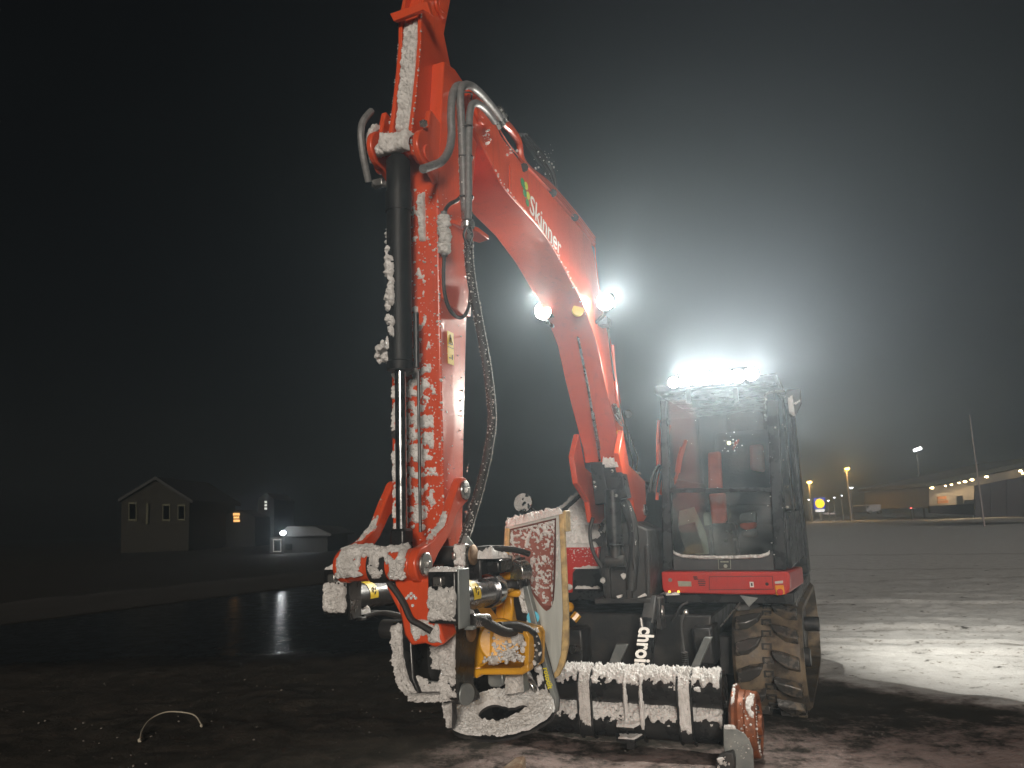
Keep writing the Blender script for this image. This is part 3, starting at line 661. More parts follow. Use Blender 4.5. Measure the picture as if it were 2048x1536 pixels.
# ---- bucket cylinder on the front of the stick
b = MB(); b.lathe(L(2.592, 0, 1.862), (0, 0, 1), [(0, .03), (0, .049), (.03, .051), (.035, .0465), (.62, .0465), (.62, .05), (.7, .05), (.7, .0465), (.83, .0465), (.85, .03)], 32); cyl = b.build('bucket_cylinder', mat('dull_black_paint', (.008, .009, .01), .5, spec=.25, c2=(.014, .014, .014), ns=9, bump=.06), ex)
b = MB(); b.cyl(L(2.592, 0, 1.24), L(2.592, 0, 1.87), .0205, n=20); b.build('rod', CHROME, cyl)
b = MB(); b.box(L(2.592, 0, 1.235), (.06, .07, .1)); b.build('rod_eye', BLACK, cyl, bevel=.01)
b = MB(); b.cyl(L(2.57, .058, 2.08), L(2.57, .058, 1.87), .011, n=10); b.cyl(L(2.57, .064, 1.27), L(2.545, .05, 1.86), .006, n=8); b.build('pipe', DARK, cyl)
b = MB(); b.box(L(2.6, -.085, 2.615), (.05, .03, .03)); b.cyl(L(2.6, -.1, 2.62), L(2.6, -.04, 2.6), .012, n=10); b.build('port_fitting', STEEL, cyl, bevel=.004)
snow_sheet('snow', barrel(L(2.592, 0, 1.87), L(2.592, 0, 2.44), .0505, (-.35, -1, 0), .62), 260, 34, lambda u, v: edgefade(u, v, .12, .35) + .2 - .42 * u, .015, cyl, SNOW, freq=26, amp=1.5, lump=.4, seed=17)
snow_sheet('snow', barrel(L(2.592, 0, 1.9), L(2.592, 0, 2.66), .0505, (-1, -.35, 0), .3), 260, 12, lambda u, v: edgefade(u, v, -.3, .35), .016, cyl, SNOW, freq=22, amp=1.1, seed=18)
b = MB()
for _ in range(26): b.ball(L(2.62 + random.gauss(0, .012), -.062 + random.gauss(0, .012), 1.935 + random.gauss(0, .022)), random.uniform(.008, .016), sub=1, jit=.3)
o = b.build('snow', SNOW, cyl); o['kind'] = 'stuff'
# ---- links and cross tube below
PIN_A, PIN_B = (2.41, 1.417), (2.716, 1.166)
for sg in (-1, 1):
    s0 = sg * .128
    a, bb = L(PIN_A[0], s0, PIN_A[1]), L(PIN_B[0], s0, PIN_B[1])
    d = (bb - a).normalized(); nrm = Vector((sg, 0, 0)).cross(d)
    if nrm.z < 0: nrm = -nrm
    prf = [a + Vector((0, .052 * math.cos(t), .052 * math.sin(t))) for t in np.linspace(-.4, math.pi - .4 + .6, 12)]
    pr = []
    m0 = (a + bb) / 2
    def arc(c, r, t0, t1, n): return [c + (d * math.cos(t) + nrm * math.sin(t)) * r for t in np.linspace(t0, t1, n)]
    pr = arc(a, .05, R(60), R(300), 14) + [a + d * .1 - nrm * .03, m0 - nrm * .048, bb - d * .1 - nrm * .04] + arc(bb, .06, R(-130), R(130), 14) + [bb - d * .1 + nrm * .02, m0 - nrm * .0, a + d * .09 + nrm * .032]
    b = MB(); b.prism(pr, (sg * .034, 0, 0)); lk = b.build('side_link', ORANGE, ex, bevel=.006)
    for c_, r_ in ((a, .036), (bb, .04)):
        c3 = c_ + Vector((sg * .034, 0, 0)); b = MB(); b.lathe(c3, (sg, 0, 0), [(0, r_), (.008, r_), (.011, r_ - .004), (.011, .001)], 24); b.box(c3 + Vector((sg * .014, 0, 0)), (.012, .018, .022)); b.build('pin', STEEL, lk, bevel=.002)
    def topf(u, v, s0=s0, sg=sg, a=a, bb=bb, d=d, nrm=nrm):
        w = np.array(a)[None, None] + np.array(bb - a)[None, None] * u[..., None] + np.array(nrm) * (.03 - .03 * np.sin(np.pi * u) + .0)[..., None] + np.array([sg * .034, 0, 0]) * v[..., None]
        return w, np.broadcast_to(np.array(nrm), w.shape)
    snow_sheet('snow', topf, 90, 14, lambda u, v: edgefade(u, v, .4, .2), .016, lk, DSNOW, freq=26, amp=.8, seed=40 + sg)
b = MB(); b.cyl(L(*[PIN_B[0], -.128, PIN_B[1]]), L(PIN_B[0], .128, PIN_B[1]), .054, n=32)
b.cyl(L(PIN_B[0], -.04, PIN_B[1]), L(PIN_B[0], .03, PIN_B[1]), .058, n=32); b.cyl(L(PIN_B[0], -.172, PIN_B[1]), L(PIN_B[0], -.128, PIN_B[1]), .05, n=24); ct = b.build('cross_tube', ORANGE, ex, bevel=.003)
snow_sheet('snow', barrel(L(PIN_B[0], -.175, PIN_B[1]), L(PIN_B[0], .125, PIN_B[1]), .0596, (0, -1, .55), 1.35), 190, 120, lambda u, v: edgefade(u, v, .3, .12), .011, ct, DSNOW, freq=26, amp=1.25, lump=.35, seed=50)
b = MB(); b.cyl(L(PIN_B[0], -.03, PIN_B[1] - .001), L(PIN_B[0], .04, PIN_B[1] - .001), .0595, n=32); b.build('rod_bush', DARK, ct)
# link plate down to the coupler
hp_ = [pU(x, y, 2.735) for x, y in [(788, 1160), (862, 1158), (862, 1222), (872, 1224), (890, 1288), (870, 1296), (850, 1288), (822, 1292), (808, 1270)]]
b = MB(); b.prism(hp_, (0, .09, .02)); hl_ = b.build('link_plate', ORANGE, ex, bevel=.008)
for (x, y) in [(825, 1187), (820, 1191.5), (830, 1191.5), (816, 1196), (825, 1196), (834, 1196), (828, 1211)]:
    c = pU(x - 2, y, 2.737); b = MB(); b.cyl(c, c + Vector((0, -.004, 0)), .0052, n=8); b.build('white_dot', SNOW, hl_)
snow_sheet('snow', quad(pU(815, 1240, 2.737), pU(880, 1230, 2.737), pU(888, 1290, 2.737), pU(822, 1290, 2.737), (0, -1, 0)), 60, 50, lambda u, v: edgefade(u, v, .1, .2), .012, hl_, DSNOW, freq=24, amp=1.1, seed=55)
b = MB(); b.tube([pU(x, y, 2.75) for x, y in [(778, 1166), (790, 1180), (808, 1208), (822, 1238), (842, 1250), (862, 1262)]], .011); b.build('hose', RUBBER, hl_)
b = MB(); b.prism([pU(x, y, 2.70) for x, y in [(772, 1172), (784, 1178), (818, 1240), (828, 1290), (814, 1275), (806, 1240)]], (0, .05, 0)); b.build('link_edge', ORANGE, hl_, bevel=.004)

# ---- slewing body: deck, hood, side panel, king post
b = MB(); b.prism([L(-.42, -1.1, .79), L(-.42, .25, .79), L(-.3, .27, .79), L(-.3, 1.1, .79), L(-2.0, 1.12, .79), L(-2.5, .8, .79), L(-2.7, 0, .79), L(-2.5, -.8, .79), L(-2.0, -1.12, .79)], (0, 0, -.07)); b.build('slewing_deck', BLACK, ex, bevel=.01)
hd = [pU(x, y, -.45) for x, y in [(1040, 1092), (1058, 1062), (1080, 1040), (1103, 1022), (1124, 1009), (1140, 994), (1157, 978), (1175, 966), (1200, 958), (1235, 955), (1240, 1092)]]
b = MB()
n_ = len(hd); rows = []
for t_, sc_, dz_ in ((0, .93, -.04), (.05, .98, -.012), (.14, 1.0, 0), (1.5, 1.0, 0), (1.75, .9, -.1)):
    c_ = Vector((-.1, 0, 1.1)); rows.append([Vector((c_.x + (p.x - c_.x) * sc_, p.y + t_, c_.z + (p.z - c_.z) * sc_ + (dz_ if p.z > 1.15 else 0))) for p in hd])
vs = [p for r_ in rows for p in r_]; fs = [(k * n_ + i, k * n_ + (i + 1) % n_, (k + 1) * n_ + (i + 1) % n_, (k + 1) * n_ + i) for k in range(4) for i in range(n_)] + [tuple(range(n_)), tuple(range(4 * n_, 5 * n_))]
b.add(vs, fs); hood = b.build('engine_hood', PLASTIC, ex, smooth=50)
fy = rows[0]
def hoodf(u, v):
    top = np.array([[p.x, p.y, p.z] for p in rows[0][0:10]]); tt = np.linspace(0, 1, 10)
    T = np.stack([np.interp(u, tt, top[:, k]) for k in range(3)], -1)
    zb = 1.09
    Q = T.copy(); Q[..., 2] = T[..., 2] * (1 - v) + zb * v; Q[..., 1] = T[..., 1] - .002
    return Q, np.broadcast_to(np.array([0, -.96, .28]), Q.shape)
def hcov(u, v): return .5 - 1.5 * np.clip((u - .55) / .5, 0, 1) * np.clip((v - .5) / .4, 0, 1) - .2 * np.clip((v - .9) / .1, 0, 1)
snow_sheet('snow', hoodf, 180, 120, hcov, .018, hood, SNOW, freq=22, amp=.8, seed=60)
snow_sheet('snow', lambda u, v: (lambda T: (T, np.broadcast_to(np.array([-.3, 0, .95]), T.shape)))(np.stack([np.interp(u, np.linspace(0, 1, 10), [p.x for p in rows[1][:10]]), np.interp(u, np.linspace(0, 1, 10), [p.y for p in rows[1][:10]]) + v * 1.2 - .03, np.interp(u, np.linspace(0, 1, 10), [p.z for p in rows[1][:10]]) + .008 + 0 * v], -1)), 80, 60, lambda u, v: edgefade(u, v, .6, .08), .03, hood, SNOW, amp=.4, seed=61)
# red side panel with a cut-out
rp = [pU(x, y, -.4) for x, y in [(1060, 1094), (1197, 1094), (1196, 1133), (1152, 1136), (1144, 1146), (1144, 1186), (1060, 1186)]]
b = MB(); b.prism(rp, (0, .12, 0)); pan = b.build('side_panel', REDP, ex, bevel=.008)
snow_sheet('snow', quad(rp[0], rp[1], rp[1] + Vector((0, .1, 0)), rp[0] + Vector((0, .1, 0)), (0, 0, 1)), 90, 20, lambda u, v: edgefade(u, v, .5, .1), .03, pan, amp=.5, seed=62)
crumbs('snow', [pU(random.uniform(1128, 1192), 1096 + abs(random.gauss(0, 12)), -.398) for _ in range(90)], pan, .002, .006)
b = MB(); b.ball(pU(1138, 1174, -.397), .022, (1.3, .3, 1), 2); b.build('marker_lamp', CLEARL, pan)
b = MB(); b.box(L(-.47, -.32, .86), (.5, .1, .16)); b.build('step_box', BLACK, ex, bevel=.01)
for z_, u_ in ((.945, -.39), (.805, -.39)):
    snow_sheet('snow', quad(L(u_, -.41, z_), L(u_, -.19, z_), L(u_ - .06, -.19, z_), L(u_ - .06, -.41, z_), (0, 0, 1)), 70, 18, lambda u, v: edgefade(u, v, .3, .2), .018, ex, amp=.8, seed=int(z_ * 100))
# king post, boom cylinder and its guard
kp = [pU(x, y, .06) for x, y in [(1214, 1046), (1262, 1044), (1296, 1060), (1302, 1130), (1296, 1198), (1208, 1200), (1196, 1120), (1204, 1080)]]
b = MB(); b.prism(kp, (0, .42, 0)); king = b.build('king_post', DARK, ex, bevel=.012)
for xs in ((1206, 1216), (1248, 1258), (1288, 1296)):
    b = MB(); b.prism([pU(xs[0], 1090, .09), pU(xs[1], 1090, .09), pU(xs[1] + 6, 1204, .09), pU(xs[0] + 6, 1204, .09)], (0, .05, 0)); b.build('rib', DARK, king, bevel=.004)
b = MB(); b.prism([pU(1188, 1198, .1), pU(1302, 1196, .1), pU(1302, 1206, .1), pU(1190, 1208, .1)], (0, .35, 0)); b.build('post_foot', DARK, king, bevel=.004)
for (x, y, r_) in ((1247, 1152, .02), (1262, 1166, .014), (1206, 1160, .02), (1236, 1128, .012)): b = MB(); b.ball(pU(x, y, .085), r_, sub=1, jit=.2); o = b.build('snow', SNOW, king); o['kind'] = 'stuff'
for quadp, dep in (([(1232, 1192), (1244, 1189), (1242, 1195), (1236, 1197)], .1), ([(1275, 1194), (1288, 1187), (1293, 1192), (1276, 1196)], .1)):
    b = MB(); b.prism([pU(x, y, dep) for x, y in quadp], (0, .03, 0)); o = b.build('snow', SNOW, king); o['kind'] = 'stuff'
ca, cb_ = pU(1222, 925, .16), pU(1231, 1122, .16)
cu_ = lambda t_: ca + (cb_ - ca) * t_
lc = MB(); lc.cyl(cu_(.28), cu_(.83), .052, n=28); lc.cyl(cu_(.83), cu_(.855), .056, n=28); lift = lc.build('boom_cylinder', BLACK, ex, bevel=.003)
b = MB(); b.cyl(cu_(.855), cu_(1.0), .03, n=20); b.cyl(cu_(1.0) + Vector((-.06, 0, 0)), cu_(1.0) + Vector((.06, 0, 0)), .035, n=20); b.build('rod', DARK, lift)
gp = [pU(x, y, .2) for x, y in [(1206, 933), (1241, 931), (1254, 995), (1218, 1002)]]
b = MB(); b.prism(gp, (0, .12, 0)); grd = b.build('cylinder_guard', BLACK, lift, bevel=.006)
b = MB(); b.prism([pU(x, y, .19) for x, y in [(1179, 924), (1204, 924), (1219, 1004), (1190, 1010), (1184, 960)]], (0, .1, 0)); b.build('guard_plate', BLACK, lift, bevel=.006)
for x, y in ((1224, 942), (1232, 991), (1188, 964), (1190, 974)):
    c = pU(x, y, .203); b = MB(); b.lathe(c, (0, -1, 0), [(-.004, .011), (.004, .011), (.008, .006), (.008, .001)], 12); b.build('bolt', STEEL, lift)
snow_sheet('snow', quad(pU(1204, 928, .21), pU(1242, 926, .21), pU(1242, 926, .12), pU(1204, 928, .12), (0, -.4, 1)), 60, 30, lambda u, v: edgefade(u, v, .6, .1), .03, lift, amp=.4, seed=66)
snow_sheet('snow', quad(pU(1206, 937, .205), pU(1240, 935, .205), pU(1239, 922, .205), pU(1205, 924, .205), (0, -1, 0)), 60, 24, lambda u, v: edgefade(u, v, .35, .2), .02, lift, amp=.6, seed=67)
for pth in ([(1252, 1000), (1262, 1030), (1268, 1070), (1266, 1110), (1270, 1140)], [(1186, 1035), (1180, 1062), (1183, 1092), (1192, 1116), (1204, 1135)], [(1236, 1010), (1232, 1040), (1240, 1075), (1246, 1110)], [(1240, 1100), (1248, 1108), (1243, 1118), (1236, 1112), (1241, 1102)]):
    b = MB(); b.tube([pU(x, y, .13) for x, y in pth], .013 if pth[0][0] == 1186 else .009); b.build('hose', RUBBER, ex)
b = MB(); b.tube([pU(x, y, .07) for x, y in [(1249, 1004), (1263, 1040), (1268, 1090), (1262, 1180)]], .035, 10); b.build('hose_bundle', RUBBER, ex)
crumbs('snow', [pU(1259 + 9 * t_ + random.gauss(0, 1.2), 1012 + 60 * t_, .11) for t_ in np.linspace(0, 1.3, 60)] + [pU(1240 + random.gauss(0, 5), 1010 + random.gauss(0, 4), .12) for _ in range(10)], ex, .002, .006)
# round snow-flecked mirror on its stalk
mc = pU(1047, 1006, -.9)
b = MB(); b.lathe(mc, (0.05, -1, .12), [(-.05, .02), (-.04, .055), (-.01, .077), (.004, .08), (.008, .076), (.008, .001)], 32); mir = b.build('round_mirror', PLASTIC, ex)
b = MB(); ax_ = Vector((.05, -1, .12)).normalized(); b.lathe(mc + ax_ * .0085, ax_, [(0, .073), (.004, .06), (.006, .001)], 32); b.build('mirror_glass', MIRR, mir)
b = MB(); b.tube([mc + Vector((.03, .05, -.03)), mc + Vector((.1, .06, -.12)), mc + Vector((.11, .08, -.4))], .009); b.build('stalk', PLASTIC, mir)
def discf(u, v):
    r_ = .077 * np.sqrt(u); t_ = v * 2 * np.pi; e1 = np.array([1, .05, 0]); e2 = np.array([0, .12, 1.0])
    Q = np.array(mc + ax_ * .013)[None, None] + e1 * (r_ * np.cos(t_))[..., None] + e2 * (r_ * np.sin(t_))[..., None]
    return Q, np.broadcast_to(np.array(ax_), Q.shape)
snow_sheet('snow', discf, 40, 150, lambda u, v: .22 - .5 * np.clip(np.cos((v - .88) * 2 * np.pi), 0, 1), .004, mir, SNOW, freq=30, amp=1.0, seed=70, back=.001)

# ---- cab
CU, CB, C0, C1, CZ0, CZ1 = -.25, -1.75, .34, 1.11, .94, 2.12
cab = MB(); cab.box(L((CU + CB) / 2, (C0 + C1) / 2, CZ1 + .035), (C1 - C0 + .04, CU - CB + .06, .07)); cab = cab.build('cab_roof', BLACK, ex, bevel=.02)
posts = [((1318, 830), (1331, 830), (1346, 1142), (1326, 1142))]
b = MB(); b.prism([pU(x, y, CU) for x, y in [(1320, 800), (1332, 800), (1347, 1140), (1326, 1140)]], (0, .07, 0)); b.build('front_post', BLACK, ex, bevel=.008)
b = MB(); b.prism([pU(x, y, CU) for x, y in [(1532, 800), (1556, 800), (1573, 1140), (1549, 1140)]], (0, .07, 0)); b.build('front_post', BLACK, ex, bevel=.008)
xr = pU(1556, 800, CU).x; xb = pU(1573, 1140, CU).x
for u_ in (-1.0, -1.68):
    b = MB(); b.box(L(u_, 1.085, 1.53), (.05, .08, 1.2)); b.build('side_post', BLACK, ex, bevel=.008)
b = MB(); b.box(L(-1.0, 1.09, 1.12), (.035, 1.4, .36)); b.build('door_panel', BLACK, ex, bevel=.012)
b = MB(); b.box(L(-.98, 1.098, 1.70), (.008, 1.38, .78)); b.build('side_window', GLASS, ex, smooth=0)
b = MB(); b.box(L(-1.72, .725, 1.53), (.74, .04, 1.2)); b.build('rear_wall', PLASTIC, ex, bevel=.01)
b = MB(); b.box(L(-1.88, .72, 1.47), (.82, .24, 1.36)); b.build('rear_beam_block', BLACK, ex, bevel=.02)  # block added behind the cab to cut the yard beam at its shadow edge
b = MB(); b.box(L(-2.06, .74, 2.12), (.1, .1, .1)); b.build('rear_lamp', BLACK, ex, bevel=.01)
b = MB(); b.box(L(-1.0, .36, 1.25), (.03, 1.4, .6)); b.build('side_wall', PLASTIC, ex, bevel=.01)
b = MB(); b.box(L(-.98, .352, 1.83), (.008, 1.38, .56)); b.build('side_window', GLASS, ex, smooth=0)
b = MB(); b.prism([pU(x, y, CU - .01) for x, y in [(1331, 977), (1541, 975), (1541, 983), (1331, 986)]], (0, .025, 0)); b.build('windscreen_bar', BLACK, ex, bevel=.004)
lowp = [pU(x, y, CU - .02) for x, y in [(1345, 1100), (1352, 1108), (1366, 1114), (1400, 1117), (1460, 1117), (1520, 1115), (1536, 1110), (1545, 1101), (1549, 1141), (1345, 1141)]]
b = MB(); b.prism(lowp, (0, .03, 0)); lpn = b.build('front_panel', PLASTIC, ex, bevel=.004)
b = MB(); b.prism([pU(x, y, CU - .03) for x, y in [(1344, 986), (1541, 983), (1548, 1112), (1345, 1116)]], (0, .006, 0)); b.build('lower_windscreen', GLASS, ex, smooth=0)
b = MB(); b.prism([pU(x, y, CU - .03) for x, y in [(1331, 800), (1533, 800), (1541, 975), (1338, 977)]], (0, .006, 0)); b.build('upper_windscreen', GLASS, ex, smooth=0)
ct_ = [(1343, 1100), (1350, 1108), (1364, 1113), (1400, 1116), (1460, 1116), (1520, 1114), (1536, 1109), (1545, 1099)]
cpt = [pU(x, y, CU + .002) for x, y in ct_]
def ledge(u, v):
    tt = np.linspace(0, 1, 8); T = np.stack([np.interp(u, tt, [p[k] for p in cpt]) for k in range(3)], -1)
    T[..., 2] += (v - .35) * .026; return T, np.broadcast_to(np.array([0, -1, .2]), T.shape)
snow_sheet('snow', ledge, 260, 20, lambda u, v: edgefade(u, v, .42, .25) - .8 * (np.abs((u * 9.3) % 1 - .5) < .018), .022, lpn, SNOW, freq=22, amp=.45, seed=75)
# plate with emblem on the front panel
b = MB(); b.prism([pU(x, y, CU + .003) for x, y in [(1436, 1118), (1461, 1117), (1462, 1138), (1437, 1139)]], (0, .004, 0)); pq = b.build('maker_plate', BLKPRINT, lpn)
oo = [pU(x, y, CU + .004) for x, y in [(1436, 1118), (1461, 1117), (1462, 1138), (1437, 1139)]]; c = sum(oo, Vector()) / 4
b = MB(); b.ringprism(oo, [c + (p - c) * .92 for p in oo], (0, -.001, 0)); b.build('printed_frame', PAPER, pq)
b = MB(); c = pU(1451, 1132, CU + .004); b.lathe(c, (0, -1, 0), [(0, .008), (0, .012), (.001, .012), (.001, .008)], 20); b.box(c, (.003, .002, .01)); b.build('printed_emblem', PAPER, pq)
b = MB()
for x0, w_ in ((1441, 3), (1445, 2.2), (1448, 2.4), (1451.2, 2), (1454, 3)): b.box(pU(x0 + w_ / 2, 1123.5, CU + .0045), (w_ * .0034, .001, .009))
b.build('printed_line', PAPER, pq)['kind'] = 'stuff'
# red skirt
sk = [pU(x, y, -.2) for x, y in [(1322, 1143), (1575, 1143), (1580, 1150), (1580, 1178), (1572, 1190), (1450, 1189), (1330, 1186), (1324, 1178)]]
b = MB(); b.prism(sk, (0, .3, 0)); skirt = b.build('cab_skirt', REDP, ex, bevel=.014, seg=3)
c0, c1 = sk[2], sk[3]
b = MB(); b.prism([c0 + Vector((-.01, .03, .02)), L(-.85, 1.135, .915), L(-.85, 1.135, .80), c1 + Vector((-.01, .03, -.03))], (-.1, 0, 0)); b.build('skirt_side', REDP, skirt, bevel=.012)
b = MB(); b.ringprism([pU(x, y, -.197) for x, y in [(1418, 1153), (1545, 1152), (1547, 1179), (1418, 1180)]], [pU(x, y, -.197) for x, y in [(1419, 1154), (1544, 1153), (1546, 1178), (1419, 1179)]], (0, .006, 0)); b.build('flap_seam', BLKPRINT, skirt)
b = MB(); b.prism([pU(x, y, -.197) for x, y in [(1503, 1152.5), (1543, 1152.5), (1545, 1178), (1499, 1178), (1500, 1165)]], (0, .004, 0)); b.build('flap', REDP, skirt, bevel=.003)
for x0, x1, y in [(1386, 1394, 1153.5), (1387, 1395, 1156), (1388, 1396, 1158.5), (1396, 1409, 1160), (1396, 1411, 1163.5), (1396, 1411, 1167), (1398, 1410, 1170.5)]:
    b = MB(); b.prism([pU(x0, y - .9, -.1975), pU(x1, y - .9, -.1975), pU(x1, y + .9, -.1975), pU(x0, y + .9, -.1975)], (0, .004, 0)); b.build('vent_slot', BLKPRINT, skirt)
c = pU(1340.5, 1160, -.2); b = MB(); b.lathe(c, (0, -1, 0), [(0, .013), (.005, .013), (.005, .006), (.001, .005), (.001, .0005)], 20); b.build('key_lock', STEEL, skirt)
c = pU(1534, 1168, -.198); b = MB(); b.ball(c, .011, (1, .5, 1), 2); b.build('latch', BLKPRINT, skirt)
b = MB(); b.prism([pU(x, y, -.197) for x, y in [(1355, 1162), (1382, 1163), (1383, 1173), (1357, 1173)]], (0, .003, 0)); b.build('number_plate', PAPER, skirt)
b = MB(); b.prism([pU(x, y, -.196) for x, y in [(1499, 1163.5), (1507, 1164), (1508, 1174.5), (1500, 1174.5)]], (0, .003, 0)); q_ = b.build('sticker', WHITE, skirt)
b = MB(); b.prism([pU(x, y, -.195) for x, y in [(1501.5, 1166), (1505, 1166), (1505.5, 1172), (1502, 1172)]], (0, .002, 0)); b.build('printed_mark', BLKPRINT, q_)
b = MB(); b.prism([pU(x, y, -.192) for x, y in [(1549, 1163), (1566, 1161), (1566, 1167), (1550, 1168)]], (0, .02, 0)); b.build('marker_lamp', CLEARL, skirt, bevel=.004)
b = MB(); b.prism([pU(x, y, -.19) for x, y in [(1549, 1171), (1567, 1170), (1570, 1189), (1552, 1191)]], (0, .03, 0)); al = b.build('indicator_lamp', AMBL, skirt, bevel=.006)
b = MB(); b.lathe(pU(1560, 1184, -.188), (0, -1, 0), [(0, .02), (.006, .018), (.009, .001)], 20); b.build('red_lens', REDL, al)
# small amber lamps under the skirt
b = MB(); b.box(pU(1342, 1186.5, -.16), (.12, .04, .012)); ap = b.build('lamp_shelf', STEEL, ex, bevel=.003)
AMBE = emat('lit_amber', (1, .55, .06), 3.0)
for x in (1339, 1357): b = MB(); b.ball(pU(x, 1183.5, -.15), .0085, sub=2); b.build('amber_bulb', AMBE, ap)
snow_sheet('snow', quad(pU(1330, 1190, -.13), pU(1362, 1189, -.13), pU(1362, 1187, -.17), pU(1330, 1187, -.17), (0, -.5, .8)), 40, 14, lambda u, v: edgefade(u, v, .4, .2), .008, ap, amp=.5, seed=77)
# light bar on the roof
def onbar(x, y): return pU(x, y, -.13)
q0, q1 = onbar(1362, 759), onbar(1486, 751)
b = MB(); b.box((q0 + q1) / 2 + Vector((0, .05, 0)), ((q1 - q0).length + .06, .07, .115)); lb = b.build('light_bar', BLACK, ex, bevel=.012)
nl = 6
for k in range(nl):
    c = q0 + (q1 - q0) * (k + .5) / nl; b = MB(); b.lathe(c + Vector((0, .012, 0)), (0, -1, -.1), [(0, .044), (.006, .042), (.011, .02), (.012, .001)], 20); b.build('lens', LEDW, lb)
for x, y, r_ in ((1347, 765, .036), (1503, 748, .042)):
    c = onbar(x, y); b = MB(); b.lathe(c, (0, -1, -.1), [(-.05, .02), (-.04, .035), (0, r_ + .008), (.003, r_ + .008), (.003, r_)], 20); w_ = b.build('roof_lamp', BLACK, ex)
    b = MB(); b.lathe(c + Vector((0, -.003, 0)), (0, -1, -.1), [(0, r_), (.006, r_ * .9), (.01, .001)], 20); b.build('lens', LEDW, w_)
for x in (1375, 1470): b = MB(); b.box(onbar(x, 790) + Vector((0, .05, 0)), (.03, .04, .1)); b.build('bar_bracket', BLACK, lb)
# mirror at the right of the cab, caked with snow
ma_ = [pU(x, y, -.3) for x, y in [(1531, 840), (1530, 800), (1532, 789), (1540, 785), (1570, 781)]]
b = MB(); b.tube(ma_, .009); arm = b.build('mirror_arm', STEEL, ex)
mp = [pU(x, y, -.3) for x, y in [(1571, 779), (1601, 777), (1603, 806), (1588, 838), (1576, 830)]]
b = MB(); b.prism(mp, (0, .05, .0)); b.build('mirror_head', PLASTIC, arm, bevel=.012)
snow_sheet('snow', quad(pU(1572, 785, -.297), pU(1586, 785, -.297), pU(1592, 836, -.297), pU(1578, 832, -.297), (0, -1, 0)), 30, 80, lambda u, v: edgefade(u, v, .25, .25), .02, arm, SNOW, freq=26, amp=1.0, seed=80)
crumbs('snow', [pU(1588 + i * .9, 808 - i * .45 + random.gauss(0, 1), -.297) for i in range(14) for _ in range(2)] + [pU(1531 + random.gauss(0, 1.2), random.uniform(793, 842), -.29) for _ in range(26)], arm, .003, .008)
# handles and hoses left of the cab
for pth, r_, m_ in (([(1314, 1000), (1316, 950), (1315, 880), (1318, 840)], .012, HIVIS), ([(1322, 990), (1324, 950), (1320, 900), (1324, 850)], .01, HIVIS), ([(1333, 960), (1328, 920), (1332, 880), (1337, 850)], .02, HIVIS), ([(1341, 980), (1352, 955), (1362, 915), (1372, 880)], .012, HIVIS), ([(1355, 945), (1360, 915), (1366, 895)], .02, HIVIS)):
    b = MB(); b.tube([pU(x, y, -.42) for x, y in pth], r_); b.build('hose_sleeve', m_, ex)
for k in range(3): b = MB(); b.tube([pU(1300 + 8 * k, 985, -.35), pU(1306 + 8 * k, 950, -.36), pU(1318 + 6 * k, 930, -.4)], .011); b.build('hose', RUBBER, ex)
# inside the cab
seat = MB(); seat.box(L(-1.0, .76, 1.28), (.5, .5, .14)); seat.box(L(-1.27, .78, 1.62), (.48, .14, .62), Euler((R(-8), 0, 0)).to_matrix()); seat.box(L(-1.32, .78, 1.98), (.28, .1, .2)); seat = seat.build('seat', SEATM, ex, bevel=.04, seg=3)
b = MB(); b.prism([pU(x, y, -.55) for x, y in [(1415, 905), (1440, 902), (1444, 979), (1416, 980)]], (0, .06, 0)); b.build('stick_reflection', HIVIS, ex, bevel=.015)  # orange slab stands in for the stick's reflection in the windscreen
b = MB(); b.prism([pU(x, y, -.5) for x, y in [(1416, 988), (1449, 985), (1452, 1040), (1446, 1050), (1424, 1057), (1420, 1010)]], (0, .08, 0)); b.build('stick_reflection', HIVIS, ex, bevel=.015)  # lower piece of the same imitated reflection
b = MB(); b.box(pU(1452, 1090, -.55), (.16, .2, .3)); b.build('pedal_column', BLACK, ex, bevel=.02)
for x, y in ((1454, 1064), (1464, 1064), (1451, 1080), (1468, 1078)): b = MB(); b.ball(pU(x, y, -.43), .011, sub=2); b.build('control_knob', STEEL, ex)
b = MB(); b.tube([pU(1462, 1064, -.5), pU(1459, 1045, -.52), pU(1463, 1030, -.55)], .012); b.build('lever', PLASTIC, ex)
for (pp, m_) in (([(1478, 1028), (1512, 1022), (1512, 1045), (1479, 1046)], CLOTH), ([(1478, 1047), (1512, 1044), (1511, 1056), (1494, 1061), (1480, 1056)], HIVIS), ([(1480, 1062), (1512, 1057), (1512, 1073), (1482, 1075)], CLOTH)):
    b = MB(); b.prism([pU(x, y, -.62) for x, y in pp], (0, .1, 0)); b.build('folded_jacket', m_, ex, bevel=.02)
b = MB(); b.prism([pU(x, y, -.45) for x, y in [(1358, 1024), (1388, 1016), (1412, 1070), (1418, 1108), (1392, 1110), (1374, 1080), (1356, 1056)]], (0, .02, .01)); b.build('map_folder', PAPER, ex, bevel=.004)
b = MB(); b.prism([pU(x, y, -.44) for x, y in [(1356, 1054), (1390, 1046), (1408, 1106), (1372, 1108)]], (0, .015, .01)); b.build('map_folder', CLOTH, ex, bevel=.004)
b = MB(); b.prism([pU(x, y, -.6) for x, y in [(1406, 1028), (1424, 1026), (1426, 1050), (1408, 1052)]], (0, .06, .01)); b.build('control_box', PAPER, ex, bevel=.006)
b = MB(); b.prism([pU(x, y, -.6) for x, y in [(1470, 882), (1478, 878), (1474, 888), (1464, 900)]], (0, .04, 0)); b.build('grab_handle', HIVIS, ex, bevel=.006)
b = MB(); b.prism([pU(x, y, -.7) for x, y in [(1498, 890), (1526, 888), (1530, 945), (1500, 940)]], (0, .05, 0)); b.build('hanging_jacket', HIVIS, ex, bevel=.02)
